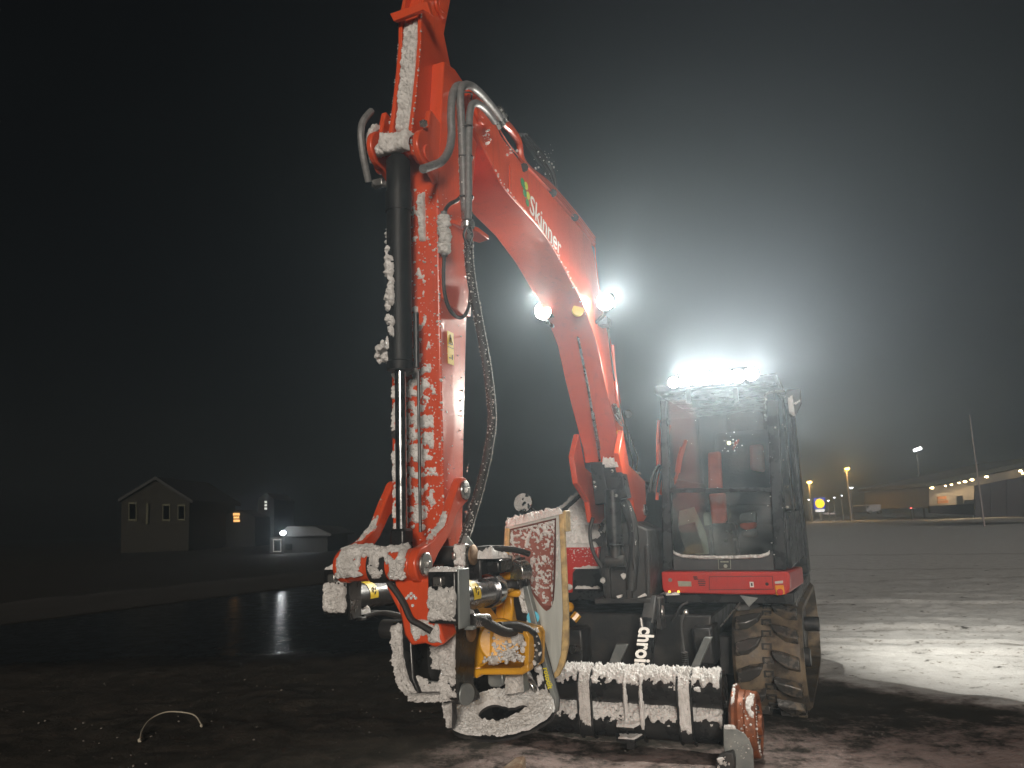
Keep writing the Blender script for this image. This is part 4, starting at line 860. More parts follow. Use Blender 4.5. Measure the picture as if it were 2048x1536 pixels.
b = MB(); b.ball(pU(1458, 886, -.6), .014, sub=2); b.build('cab_lamp', emat('lit_cab_lamp', (1, .85, .5), 6), ex)
crumbs('snow', [L(random.uniform(-.9, -.25), 1.112, random.uniform(.98, 1.9)) for _ in range(18)] + [pU(random.uniform(1534, 1570), random.uniform(850, 1120), CU + .004) for _ in range(14)] + [pU(random.gauss(1461, 9), random.gauss(888, 8), CU - .02) for _ in range(24)], ex, .002, .008)

# ---- undercarriage
b = MB(); b.prism([L(-.25, -.55, .3), L(-.2, .55, .3), L(-.2, .6, .66), L(-.25, -.6, .66)], (0, 1.9, 0)); under = b.build('chassis', DARK, ex, bevel=.015)
b = MB(); b.cyl(L(-1.05, 0, .64), L(-1.05, 0, .73), .5, n=40); b.build('slew_ring', DARK, under, bevel=.005)
for sg in (-1, 1):
    b = MB(); b.box(L(-1.15, sg * .66, .38), (.14, 1.5, .24)); b.build('track_beam', DARK, under, bevel=.01)
def track_path(n):
    pts = []; cf, cr_, r_ = (-.56, .36), (-2.15, .36), .315
    def circ(c, t0, t1, k): return [(c[0] + r_ * math.cos(t), c[1] + r_ * math.sin(t)) for t in np.linspace(t0, t1, k)]
    raw = circ(cf, R(90), R(-62), 40) + [(-.62, .035), (-.8, .03)] + [(-1.35, .03), (-1.9, .03)] + circ(cr_, R(-100), R(-270), 40)
    raw.append(raw[0]); raw = np.array(raw)
    d = np.concatenate([[0], np.cumsum(np.hypot(*np.diff(raw, axis=0).T))]); t = np.linspace(0, d[-1], n, endpoint=False)
    return np.stack([np.interp(t, d, raw[:, 0]), np.interp(t, d, raw[:, 1])], -1)
def make_track(sc_, w):
    root = None; n = 132; P = track_path(n); T = np.roll(P, -1, 0) - np.roll(P, 1, 0); T /= np.linalg.norm(T, axis=1)[:, None]; Nn = np.stack([-T[:, 1], T[:, 0]], -1)
    if ((P - P.mean(0)) * Nn).sum() < 0: Nn = -Nn
    vs = []; prf = [(-w / 2, 0), (-w / 2, .0), (-w / 2 + .02, .018), (-.05, .022), (-.03, .012), (.03, .012), (.05, .022), (w / 2 - .02, .018), (w / 2, 0), (w / 2, -.03), (-w / 2, -.03)]
    m_ = len(prf)
    for k in range(n):
        for s_, h in prf: q = P[k] + Nn[k] * h; vs.append(L(q[0], sc_ + s_, q[1]))
    fs = [(k * m_ + i, k * m_ + (i + 1) % m_, ((k + 1) % n) * m_ + (i + 1) % m_, ((k + 1) % n) * m_ + i) for k in range(n) for i in range(m_)]
    b = MB(); b.add(vs, fs); tr = b.build('rubber_track', TRACKM, ex, smooth=35)
    # lugs: one mesh per hand, shared by all its copies
    base = BASES[tr.name]; NL = 34; pathn = track_path(NL * 4)
    for hand in (-1, 1):
        me0 = None
        for k in range(NL):
            i = (k * 4 + (0 if hand > 0 else 2)) % (NL * 4)
            p = Vector((0, -pathn[i][0], pathn[i][1])); q = Vector((0, -pathn[(i + 1) % (NL * 4)][0], pathn[(i + 1) % (NL * 4)][1])); q0_ = Vector((0, -pathn[i - 1][0], pathn[i - 1][1]))
            ty = (q - q0_).normalized(); ty = -ty; tx = Vector((1, 0, 0)); tz = tx.cross(ty)
            if me0 is None:
                lb_ = MB(); wl = w * .44
                o_ = [(.022, -.035), (.05, .035), (wl * .6, .085), (wl, .1), (wl, .012), (wl * .55, -.02)]
                pts_ = [Vector((hand * x, -(y - .02), .0)) for x, y in o_]; top_ = [Vector((hand * (x * .96 + .006), -((y - .02) * .72 + .006), .05)) for x, y in o_]
                nn = len(o_); fs_ = [tuple(range(nn)), tuple(range(2 * nn - 1, nn - 1, -1))] + [(a, (a + 1) % nn, (a + 1) % nn + nn, a + nn) for a in range(nn)]
                lb_.add(pts_ + top_, fs_); ob = lb_.build('tread_lug', LUGM, None, smooth=30); me0 = ob.data
            else: ob = bpy.data.objects.new('tread_lug', me0); COL.objects.link(ob)
            mt = Matrix((tx, ty, tz)).transposed().to_4x4(); mt.translation = p + Vector((sc_, 0, 0)) + tz * .012 - base
            ob.parent = tr; ob.matrix_local = mt; BASES[ob.name] = base
            bv = ob.modifiers.new('bevel', 'BEVEL'); bv.width = .007; bv.segments = 2
    # steel windows in the middle of the belt
    me0 = None; pn = track_path(66)
    for k in range(66):
        p = Vector((0, -pn[k][0], pn[k][1])); ty = Vector((0, -(pn[(k + 1) % 66][0] - pn[k - 1][0]), pn[(k + 1) % 66][1] - pn[k - 1][1])).normalized(); ty = -ty; tx = Vector((1, 0, 0)); tz = tx.cross(ty)
        if me0 is None:
            lb_ = MB(); o_ = [Vector((x, y, 0)) for x, y in ((-.03, -.02), (.03, -.02), (.03, .02), (-.03, .02))]; lb_.ringprism(o_, [v * .6 for v in o_], (0, 0, .012)); ob = lb_.build('link_window', LUGM, None, smooth=0); me0 = ob.data
        else: ob = bpy.data.objects.new('link_window', me0); COL.objects.link(ob)
        mt = Matrix((tx, ty, tz)).transposed().to_4x4(); mt.translation = p + Vector((sc_, 0, 0)) + tz * .01 - base; ob.parent = tr; ob.matrix_local = mt
    for u_, r_ in ((-.56, .27), (-2.15, .27)):
        b = MB(); b.cyl(L(u_, sc_ - .12, .36), L(u_, sc_ + .12, .36), r_, n=28); b.cyl(L(u_, sc_ - w / 2 - .02, .36), L(u_, sc_ + w / 2 + .02, .36), .06, n=16); b.build('track_wheel', DARK, tr, bevel=.008)
    return tr
make_track(.915, .43); make_track(-.915, .43)
# ---- rail gear in front: two snow-topped tubes, straps, rail wheel
PU_, ZA, ZB, RA, RB = .45, .337, .146, .096, .090
tubes = []
for z_, r_ in ((ZA, RA), (ZB, RB)):
    b = MB(); b.lathe(L(PU_, -.74, z_), (1, 0, 0), [(0, r_), (1.478, r_), (1.478, r_ + .012), (1.488, r_ + .012), (1.488, r_ - .01), (1.48, r_ - .012)], 40)
    tb = b.build('axle_tube', BLACK, ex, bevel=.003); tubes.append(tb)
    snow_sheet('snow', barrel(L(PU_, -.4, z_), L(PU_, .735, z_), r_ - .001, (0, -.32, 1), 1.18), 330, 100, lambda u, v: .52 - 1.25 * np.abs(v - .5) ** 1.5 * 1.6 - .3 * np.clip(1 - np.minimum(u, 1 - u) / .01, 0, 1), .02, tb, SNOW, freq=34, amp=.75, lump=.75, seed=int(z_ * 300))
def strap(s0, s1, wide):
    def loop(s_, r_, e=.008):
        pts = []
        for t in np.linspace(R(118), R(0), 7): pts.append(L(PU_ + (RA + e) * math.sin(t) * 0 + (RA + e) * math.cos(R(90) - t) * 0 + (RA + e) * math.sin(R(90) - t + R(0)) , s_, ZA + (RA + e) * math.sin(t)) if False else L(PU_ + (RA + e) * math.cos(t), s_, ZA + (RA + e) * math.sin(t)))
        for t in np.linspace(R(10), R(-80), 6): pts.append(L(PU_ + (RB + e) * math.cos(t) + .004, s_, ZB + (RB + e) * math.sin(t)))
        return pts
    rods = []
    for s_ in (s0, s1):
        b = MB(); b.tube(loop(s_, 0, .01), .0075, 8); rods.append(b.build('u_bolt', BLACK, ex))
    L0, L1 = loop(s0 + .006, 0, .006), loop(s1 - .006, 0, .006)
    if wide:
        b = MB(); n = len(L0); b.add(L0 + L1 + [p + Vector((0, .004, 0)) for p in L0 + L1], [(i, i + 1, n + i + 1, n + i) for i in range(n - 1)] + [(2 * n + i, 3 * n + i, 3 * n + i + 1, 2 * n + i + 1) for i in range(n - 1)]); st_ = b.build('strap_plate', DARK, ex)
        A0, A1 = np.array(L0[1:-3]), np.array(L1[1:-3])
        def sf(u, v):
            tt = np.linspace(0, 1, len(A0)); P0 = np.stack([np.interp(v, tt, A0[:, k]) for k in range(3)], -1); P1 = np.stack([np.interp(v, tt, A1[:, k]) for k in range(3)], -1)
            Q = P0 * (1 - u[..., None]) + P1 * u[..., None]; return Q, np.broadcast_to(np.array([0, -.9, .4]), Q.shape)
        snow_sheet('snow', sf, 30, 90, lambda u, v: .45 - .7 * np.clip((v - .72) / .28, 0, 1) + 0 * u, .009, st_, DSNOW if wide == 2 else SNOW, freq=32, amp=.8, lump=.3, seed=int(1000 * s0) % 97 + 100)
    else:
        for rd, s_ in zip(rods, (s0, s1)):
            A0 = np.array(loop(s_, 0, .016)[0:9])
            def rf(u, v, A0=A0):
                tt = np.linspace(0, 1, len(A0)); Q = np.stack([np.interp(v, tt, A0[:, k]) for k in range(3)], -1); Q = Q + np.array([.03, 0, 0]) * (u[..., None] - .5)
                return Q, np.broadcast_to(np.array([0, -.9, .4]), Q.shape)
            snow_sheet('snow', rf, 16, 100, lambda u, v: .4 - 1.2 * np.abs(u - .5) + .0 * v, .016, rd, SNOW, freq=30, amp=.6, seed=int(1000 * abs(s_)) % 89 + 200)
sP = lambda x, y: pU(x, y, PU_ + .1).x
strap(sP(1155, 1365), sP(1181, 1365), 2); strap(sP(1249, 1365), sP(1281, 1365), 0); strap(sP(1353, 1370), sP(1380, 1370), 1)
# coupling lug on the lower tube
for y0, dz in ((1431, 0), (1455, -.062)):
    lp = [L(PU_ + .08, sP(1228, 1440), ZB + .012 + dz), L(PU_ + .08, sP(1290, 1440), ZB + .016 + dz), L(PU_ + .155, sP(1272, 1440), ZB + .002 + dz), L(PU_ + .165, sP(1250, 1440), ZB + .0 + dz), L(PU_ + .15, sP(1236, 1440), ZB + .0 + dz)]
    b = MB(); b.prism(lp, (0, 0, -.014)); lug = b.build('coupling_lug', BLACK, ex, bevel=.003)
    snow_sheet('snow', quad(lp[0] + Vector((.01, 0, .001)), lp[1] + Vector((-.01, 0, .001)), lp[2] + Vector((0, 0, .001)), lp[4] + Vector((0, 0, .001)), (0, -.1, 1)), 60, 24, lambda u, v, d=dz: edgefade(u, v, .6 if d == 0 else .1, .1), .012, lug, amp=.5, seed=210 + int(dz * 100))
b = MB(); b.box(L(PU_ + .1, sP(1262, 1470), ZB - .09), (.05, .05, .06)); b.build('lug_stop', BLACK, ex, bevel=.006)
# rail wheel
WC = L(.5, .80, .185)
b = MB(); b.lathe(WC, (1, 0, 0), [(-.03, .06), (-.02, .12), (0, .192), (.006, .2), (.02, .2), (.026, .19), (.034, .172), (.06, .170), (.064, .166), (.07, .170), (.118, .164), (.124, .158), (.124, .135), (.1, .125), (.095, .06), (.14, .055), (.14, .001)], 56); rw = b.build('rail_wheel', RUST, ex, smooth=30)
for k in range(14):
    t = 2 * math.pi * k / 14; c = WC + Vector((.1, .09 * math.cos(t), .09 * math.sin(t))); b = MB(); b.cyl(c, c + Vector((.02, 0, 0)), .011, n=6); b.build('wheel_bolt', STEEL, rw)
snow_sheet('snow', barrel(WC + Vector((.07, 0, 0)), WC + Vector((.12, 0, 0)), .168, (0, -.7, .8), .6), 22, 90, lambda u, v: edgefade(u, v, .12, .25) , .007, rw, SNOW, freq=34, amp=1.0, seed=230)
snow_sheet('snow', barrel(WC + Vector((.0, 0, 0)), WC + Vector((.026, 0, 0)), .199, (0, -.5, 1), .7), 14, 90, lambda u, v: edgefade(u, v, .1, .3), .008, rw, SNOW, freq=34, amp=.9, seed=231)
crumbs('snow', [WC + Vector((.126, -.15 * math.cos(t) + random.gauss(0, .006), .14 * math.sin(t) + random.gauss(0, .006))) for t in np.linspace(-1.2, .9, 40)] + [WC + Vector((random.uniform(.04, .12), -.172 * math.cos(t), .172 * math.sin(t))) for t in np.random.RandomState(3).uniform(-.6, 1.2, 40)], rw, .002, .006)
b = MB(); b.prism([pU(x, y, .715) for x, y in [(1447, 1455), (1458, 1457), (1472, 1458), (1489, 1468), (1499, 1482), (1506, 1500), (1508, 1538), (1455, 1538), (1447, 1490)]], (0, .012, 0)); wg = b.build('wheel_guard', GREY, ex, bevel=.003)
snow_sheet('snow', quad(pU(1447, 1457, .717), pU(1475, 1459, .717), pU(1474, 1453, .70), pU(1446, 1451, .70), (0, -.5, 1)), 60, 16, lambda u, v: edgefade(u, v, .3, .2), .012, wg, amp=.7, seed=235)
crumbs('snow', [pU(random.uniform(1450, 1503), random.uniform(1460, 1520), .716) for _ in range(24)], wg, .002, .0045)
b = MB(); b.prism([pU(x, y, .76) for x, y in [(1430, 1536), (1432, 1518), (1448, 1508), (1466, 1503), (1470, 1520), (1470, 1545), (1430, 1545)]], (0, .08, 0)); lmp = b.build('tie_down_bracket', DARK, ex, bevel=.01)
snow_sheet('snow', quad(pU(1430, 1540, .762), pU(1470, 1536, .762), pU(1467, 1502, .762), pU(1431, 1517, .762), (0, -1, 0)), 50, 44, lambda u, v: edgefade(u, v, .25, .2), .022, lmp, DSNOW, freq=26, amp=.9, seed=236)
# cylinder with the white wording, and struts behind the tubes
xa, xb_ = pU(1303, 1205, .05), pU(1281, 1372, .40)
d_ = (xb_ - xa)
b = MB(); b.cyl(xa + d_ * .3, xb_, .052, n=28); b.cyl(xa + d_ * .24, xa + d_ * .3, .05, .046, n=24); rc = b.build('rail_gear_cylinder', BLACK, ex, bevel=.003)
b = MB(); b.box(xa + d_ * .12, (.08, .08, .2), (d_.to_track_quat('-Z', 'Y').to_matrix())); b.cyl(xa + d_ * .2, xa + d_ * .26, .02, n=16); b.build('rod_eye', DARK, rc, bevel=.01)
tx_ = d_.normalized(); ts_ = Vector((1, 0, 0)); ts_ = (ts_ - tx_ * ts_.dot(tx_)).normalized(); tn = tx_.cross(ts_); tn = tn if tn.y < 0 else -tn
text('lettering', 'chrois', xa + d_ * .37 + tn * .0535 - ts_ * .036, tx_, ts_, .132, WHITE, rc, .0012, squeeze=.84, bold=.0042)
b = MB(); b.tube([pU(1281, 1236, .2), pU(1284, 1262, .22), pU(1278, 1280, .24), pU(1284, 1292, .25)], .011); b.build('hose', STEEL, rc)
b = MB(); b.ball(pU(1325, 1225, .06), .035, (.4, .8, 1.3), 2); b.build('pin', STEEL, ex)
b = MB(); b.box(pU(1316, 1225, .0), (.07, .12, .2)); b.build('clevis', DARK, ex, bevel=.012)
b = MB(); b.prism([pU(x, y, .2) for x, y in [(1408, 1275), (1424, 1275), (1394, 1345), (1376, 1345)]], (0, .05, 0)); b.build('strut', GREY, ex, bevel=.004)
b = MB(); b.prism([pU(x, y, .1) for x, y in [(1232, 1288), (1257, 1288), (1238, 1330), (1216, 1330)]], (0, .03, 0)); b.build('strut', GREY, ex, bevel=.004)
b = MB(); b.tube([pU(1372, 1222, .1), pU(1363, 1245, .14), pU(1366, 1290, .2), pU(1372, 1345, .3)], .012); sh = b.build('hose', RUBBER, ex)
for k in range(9): t = k / 8; c = pU(1369 + 3 * t, 1306 + 34 * t, .24 + .04 * t); b = MB(); b.lathe(c, (0, -.2, 1), [(-.004, .012), (-.004, .02), (.004, .02), (.004, .012)], 14); b.build('hose_spring', RUBBER, sh)
b = MB(); b.tube([pU(1345, 1245, .0), pU(1360, 1215, .02), pU(1376, 1205, .0)], .008); b.build('cable', RUBBER, ex)
b = MB(); c = pU(1372, 1224, .11); b.lathe(c, (.3, -1, .2), [(-.02, .016), (.01, .016), (.014, .008), (.014, .001)], 14); b.build('valve', STEEL, ex)
b = MB(); b.tube([pU(1441, 1253, -.1), pU(1480, 1205, -.1)], .005, 6); b.build('brake_cable', STEEL, ex)
b = MB(); b.prism([pU(x, y, -.1) for x, y in [(1480, 1191), (1516, 1196), (1498, 1214)]], (0, .008, 0)); b.build('tow_plate', GREY, ex, bevel=.002)
for sg, (x0, x1) in ((1, (1385, 1432)), (-1, (1130, 1176))):
    b = MB(); b.box((pU(x0, 1290, -.1) + pU(x1, 1290, -.1)) / 2 + Vector((0, .1, 0)), (.12, .3, .22)); b.build('gear_arm', DARK, ex, bevel=.015)
b = MB(); b.ball(pU(1138, 1214, .0), .035, sub=2); b.tube([pU(1146, 1240, .0), pU(1156, 1228, -.02)], .03, smooth=False); b.build('valve', YEL, ex)
b = MB(); b.cyl(pU(1144, 1299, .1), pU(1158, 1299, .05), .028, n=16); b.build('rod_end', STEEL, ex)

# =================================================================== TILTROTATOR (hangs on the stick)
tl = thing('tiltrotator', 'black and yellow tilting tool carrier with two black cylinders, hanging under the orange stick', 'tiltrotator', (2.5, .9, 0))
BASES[tl.name] = L(2.5, .05, .95); tl.matrix_world = MW @ Matrix.Translation(L(2.5, .05, .95))
TILTC = mat('polished_dark_steel', (.3, .3, .31), .28, .85, rvar=.06, ns=12)
def tilt_cyl(s_, un, uf, z_, ztilt, uo, rod):
    b = MB(); b.lathe(L(un, s_, z_), (0, 1, ztilt), [(0, .04), (0, .05), (un - uf - .05, .05), (un - uf - .045, .058), (un - uf, .058), (un - uf, .03)], 32); c = b.build('tilt_cylinder', TILTC if s_ > 0 else BLACK, tl, bevel=.002)
    b = MB(); b.lathe(L(uf + .055, s_, z_), (0, 1, ztilt), [(0, .05), (0, .06), (.02, .0615), (.055, .06), (.055, .03)], 32); b.build('collar', CHROME if s_ > 0 else BLACK, c, bevel=.002)
    b = MB(); b.cyl(L(uf, s_, z_), L(rod, s_, z_ + ztilt * .2), .021, n=20); b.build('rod', CHROME, c)
    b = MB()
    so = .06 if s_ > 0 else .085; nn = 10
    P0 = [L(un - so, s_ + .0512 * math.cos(t), z_ + .0512 * math.sin(t)) for t in np.linspace(R(-12), R(85), nn)]; P1 = [p + Vector((0, .055, 0)) for p in P0]
    b.add(P0 + P1, [(i, i + 1, nn + i + 1, nn + i) for i in range(nn - 1)])
    stk = b.build('warning_sticker', YSTICK, c, smooth=80)
    return c
for (s_, un, uf, z_, bx) in ((.255, 2.70, 2.38, 1.055, 1), (-.27, 2.545, 2.2, 1.037, 0)):
    c = tilt_cyl(s_, un, uf, z_, -.01, un, uf - .24)
    # pictogram on the sticker's camera side
    t = R(20); b = MB()
    for (du, dt, l_, w_) in ((.045, .0, .02, .004), (.05, .16, .013, .005), (.057, -.18, .012, .004), (.063, .1, .014, .004)):
        p = L(un - du - (.035 if bx else .06), s_ + .0522 * math.cos(t + dt), z_ + .0522 * math.sin(t + dt)); b.box(p, (.002, w_, l_), Euler((dt * 3, 0, 0)).to_matrix())
    b.build('pictogram', BLKPRINT, c)['kind'] = 'stuff'
    # end bracket with its snowy front plate
    b = MB(); b.box(L(un + .03, s_ - .006, 1.065), (.105, .06, .165)); br = b.build('end_bracket', BLACK, tl, bevel=.008)
    b = MB(); b.box(L(un + .025, s_ + .055, 1.06), (.008, .075, .185)); b.box(L(un + .0, s_ + .064, .965), (.03, .03, .012)); b.build('side_flange', GREY if bx else BLACK, br, bevel=.002)
    b = MB(); b.box(L(un + .064, s_ - .012, 1.115), (.032, .03, .028)); b.build('nut', STEEL, br, bevel=.004)
    f0 = un + .061
    snow_sheet('snow', quad(L(f0, s_ - .06, .985), L(f0, s_ + .046, .985), L(f0, s_ + .046, 1.145), L(f0, s_ - .06, 1.145), (0, -1, 0)), 60, 84, lambda u, v: edgefade(u, v, .5, .12) - .9 * np.clip((v - .55) / .2, 0, 1), .013, br, DSNOW, freq=44, amp=1.15, lump=.35, seed=300 + bx)
    snow_sheet('snow', quad(L(f0, s_ - .058, 1.148), L(f0, s_ + .058, 1.148), L(un, s_ + .058, 1.148), L(un, s_ - .058, 1.148), (0, 0, 1)), 60, 24, lambda u, v: edgefade(u, v, .5, .1), .008, br, SNOW, freq=30, amp=.4, seed=304 + bx)
    snow_sheet('snow', quad(L(un - .02, s_ + .0, z_ - .052), L(un - .02, s_ + .05, z_ - .06), L(un - .1, s_ + .05, z_ - .06), L(un - .1, s_ + .0, z_ - .05), (0, 0, 1)), 40, 40, lambda u, v: edgefade(u, v, .2, .2), .02, br, SNOW, freq=26, amp=.8, seed=308 + bx)
for off in (-.02, .015):
    b = MB(); b.tube([L(2.5, -.24 + off, .965), L(2.42, -.2 + off, .972), L(2.36, -.12 + off, .94), L(2.36, -.06 + off, .88)], .009); b.build('hose', RUBBER, tl)
b = MB(); b.tube([L(2.68, .31, .985), L(2.64, .335, .978), L(2.58, .34, .955), L(2.5, .35, .925), L(2.44, .36, .92)], .017, 10); hh = b.build('hose', RUBBER, tl)
for k in range(8): c = L(2.675 - .009 * k, .315 + .003 * k, .984 - .001 * k); b = MB(); b.lathe(c, (.35, 1, -.1), [(-.003, .017), (-.003, .022), (.003, .022), (.003, .017)], 14); b.build('hose_spring', STEEL, hh)
b = MB(); b.tube([L(2.5, .33, .94), L(2.42, .37, .93), L(2.36, .4, .89), L(2.35, .405, .82), L(2.38, .38, .79)], .018, 10); hh2 = b.build('hose', RUBBER, tl)
crumbs('snow', [L(2.36 + random.gauss(0, .006), .405 + random.gauss(0, .008), .78 + .14 * random.random()) for _ in range(40)] + [L(2.47 + random.gauss(0, .01), .35, .925 + random.gauss(0, .012)) for _ in range(16)], hh2, .004, .009)
# frame: two cheeks, upper block, foot
def cheek(sc_, pxs, thick, name='frame_cheek'):
    b = MB(); b.prism([pS(x, y, sc_) for x, y in pxs], (-thick, 0, 0)); return b.build(name, BLACK, tl, bevel=.006)
rc_ = cheek(.215, [(910, 1212), (952, 1208), (966, 1232), (952, 1300), (948, 1368), (960, 1385), (962, 1398), (936, 1410), (912, 1400), (907, 1330)], .05)
fe = [pS(x, y, .215) for x, y in [(910, 1240), (907, 1330), (911, 1405)]]
snow_sheet('snow', lambda u, v: (lambda Q: (Q, np.broadcast_to(np.array([0, -1, 0]), Q.shape)))(np.stack([.16 + .062 * u, np.interp(v, [0, .5, 1], [p.y for p in fe]) - .002, np.interp(v, [0, .5, 1], [p.z for p in fe])], -1)), 26, 140, lambda u, v: edgefade(u, v, .42, .12), .011, rc_, DSNOW, freq=42, amp=1.2, lump=.35, seed=320)
b = MB(); b.lathe(pS(929, 1388, .217), (1, -.35, 0), [(0, .02), (0, .036), (.014, .036), (.014, .016)], 24); b.build('eye_ring', GREY, rc_, bevel=.003)
lcp = [(782, 1246), (804, 1240), (822, 1250), (828, 1355), (842, 1392), (822, 1402), (800, 1372), (786, 1320)]
b = MB(); b.prism([pU(x, y, 2.58) for x, y in lcp], (0, .13, 0)); lc_ = b.build('frame_cheek', BLACK, tl, bevel=.008)
le0 = [pU(x, y, 2.583) for x, y in [(781, 1246), (784, 1320), (796, 1370), (812, 1398)]]; le1 = [pU(x, y, 2.583) for x, y in [(803, 1242), (807, 1315), (818, 1360), (840, 1394)]]
def lef(u, v):
    tt = [0, .45, .78, 1]; A = np.stack([np.interp(v, tt, [p[k] for p in le0]) for k in range(3)], -1); B = np.stack([np.interp(v, tt, [p[k] for p in le1]) for k in range(3)], -1)
    Q = A * (1 - u[..., None]) + B * u[..., None]; return Q, np.broadcast_to(np.array([0, -1, 0]), Q.shape)
snow_sheet('snow', lef, 34, 150, lambda u, v: edgefade(u, v, .5, .1) - .9 * (np.abs(u - .52 - .2 * (v - .6)) < .06) * (v > .5), .011, lc_, DSNOW, freq=42, amp=1.05, lump=.35, seed=322)
ftp = [(812, 1398), (818, 1388), (902, 1386), (906, 1400), (830, 1404)]
b = MB(); b.prism([pU(x, y, 2.6) for x, y in ftp], (0, .14, 0)); ft = b.build('frame_foot', BLACK, tl, bevel=.005)
snow_sheet('snow', quad(pU(814, 1402, 2.603), pU(906, 1402, 2.603), pU(906, 1387, 2.603), pU(814, 1387, 2.603), (0, -1, 0)), 90, 26, lambda u, v: edgefade(u, v, .55, .12), .02, ft, DSNOW, freq=24, amp=.6, seed=323)
gp_ = [(818, 1344), (824, 1343), (838, 1354), (858, 1362), (900, 1366), (902, 1390), (850, 1388), (838, 1384), (820, 1390)]
b = MB(); b.prism([pU(x, y, 2.56) for x, y in gp_], (0, .012, 0)); gs = b.build('gusset', GREY, ft, bevel=.002)
for x, y in ((827, 1356), (860, 1367), (850, 1374), (882, 1377)): b = MB(); c = pU(x, y, 2.562); b.cyl(c, c + Vector((0, -.003, 0)), .006, n=12); b.build('bolt_hole', BLKPRINT, gs)
snow_sheet('snow', quad(pU(818, 1390, 2.562), pU(902, 1392, 2.562), pU(902, 1367, 2.562), pU(820, 1345, 2.562), (0, -1, 0)), 80, 40, lambda u, v: edgefade(u, v, .15, .12), .005, gs, DSNOW, freq=30, amp=.9, seed=324)
# middle: rotor block, snow hanging inside the frame
b = MB(); b.box(L(2.42, .06, .86), (.2, .12, .3)); b.build('rotor_block', BLACK, tl, bevel=.02)
b = MB(); b.cyl(L(2.36, .06, .86), L(2.2, .06, .86), .15, n=40); b.build('rotor_gear', YEL, tl, bevel=.01)
b = MB(); b.prism([pU(x, y, 2.5) for x, y in [(862, 1290), (893, 1290), (893, 1345), (878, 1340), (864, 1318)]], (0, .04, 0)); sb = b.build('scraper', DARK, tl, bevel=.005)
snow_sheet('snow', quad(pU(862, 1290, 2.503), pU(894, 1290, 2.503), pU(892, 1345, 2.503), pU(868, 1335, 2.503), (0, -1, 0)), 40, 60, lambda u, v: edgefade(u, v, .6, .1), .02, sb, DSNOW, freq=24, amp=.5, seed=325)
for x0, x1, m_ in ((831, 837, STEEL), (839, 850, DARK), (851, 858, BLACK)): b = MB(); b.prism([pU(x, y, 2.48) for x, y in [(x0, 1290), (x1, 1288), (x1, 1338), (x0, 1336)]], (0, .05, 0)); b.build('guide_bar', m_, tl, bevel=.004)
snow_sheet('snow', quad(pU(838, 1288, 2.483), pU(852, 1288, 2.483), pU(852, 1338, 2.483), pU(838, 1336, 2.483), (0, -1, 0)), 24, 60, lambda u, v: edgefade(u, v, .5, .2), .01, tl, DSNOW, freq=24, amp=.5, seed=326)
b = MB(); b.prism([pU(x, y, 2.44) for x, y in [(851, 1325), (858, 1332), (864, 1340), (853, 1342)]], (0, .03, 0)); b.build('rotor_tip', YEL, tl, bevel=.004)
# coupler cheek plate with its two pins
cp_ = [pS(x, y, .19) for x, y in [(928, 1095), (936, 1070), (950, 1090), (965, 1108), (965, 1128), (940, 1145), (925, 1140)]]
b = MB(); b.prism(cp_, (-.02, 0, 0)); cpl = b.build('coupler_plate', GREY, tl, bevel=.004)
for x, y in ((945, 1110), (941, 1262)):
    c = pS(x, y, .215); b = MB(); b.cyl(c + Vector((-.36, 0, 0)), c, .034, n=24); pn_ = b.build('coupler_pin', DARK, tl, bevel=.003)
    b = MB(); b.lathe(c, (1, 0, 0), [(0, .036), (.006, .036), (.008, .033), (.008, .001)], 28); b.build('pin_head', BRASS, pn_)
    b = MB(); b.box(c + Vector((-.03, -.03, 0)), (.05, .03, .085)); b.build('pin_lock', STEEL, pn_, bevel=.005)
    snow_sheet('snow', quad(c + Vector((-.055, -.046, -.045)), c + Vector((-.002, -.046, -.045)), c + Vector((-.002, -.046, .05)), c + Vector((-.055, -.046, .05)), (0, -1, 0)), 30, 44, lambda u, v: edgefade(u, v, .25, .2), .014, pn_, SNOW, freq=28, amp=.8, seed=330 + y % 7)
b = MB(); b.box(L(2.36, .16, 1.13), (.16, .16, .08)); b.box(L(2.33, .24, 1.135), (.1, .12, .05)); cb = b.build('coupler_body', BLACK, tl, bevel=.01)
snow_sheet('snow', quad(L(2.45, .08, 1.172), L(2.45, .3, 1.17), L(2.28, .3, 1.165), L(2.28, .08, 1.172), (0, 0, 1)), 80, 60, lambda u, v: edgefade(u, v, .35, .15), .03, cb, SNOW, freq=22, amp=.8, seed=333)
b = MB(); b.tube([L(2.42, .15, 1.185), L(2.36, .22, 1.2), L(2.24, .28, 1.19), L(2.18, .32, 1.17)], .012); b.build('hose', RUBBER, cb)
for (x, y, r_) in ((914, 1098, .02), (908, 1112, .016), (926, 1092, .014)): b = MB(); b.box(pS(x, y, .17), (r_, r_, r_ * 1.6)); b.build('hose_fitting', STEEL, cb, bevel=.004)
# yellow clevis, column and gripper housing
def yel(name, pxs, u_, th, bev=.008, m=YEL): b = MB(); b.prism([pU(x, y, u_) for x, y in pxs], (0, th, 0)); return b.build(name, m, tl, bevel=bev)
yc = yel('yellow_clevis', [(986, 1136), (1000, 1132), (1030, 1133), (1040, 1140), (1040, 1156), (1014, 1160), (988, 1158)], 2.22, .1)
snow_sheet('snow', quad(pU(988, 1139, 2.225), pU(1034, 1136, 2.225), pU(1034, 1133, 2.17), pU(990, 1134, 2.17), (0, -.4, 1)), 60, 20, lambda u, v: edgefade(u, v, .3, .2), .01, yc, amp=.6, seed=340)
yel('yellow_clevis', [(992, 1186), (1016, 1182), (1036, 1178), (1041, 1186), (1036, 1195), (1014, 1194), (994, 1200)], 2.22, .1)
yel('yellow_column', [(994, 1190), (1024, 1192), (1026, 1215), (1022, 1256), (992, 1262), (990, 1225)], 2.2, .08)
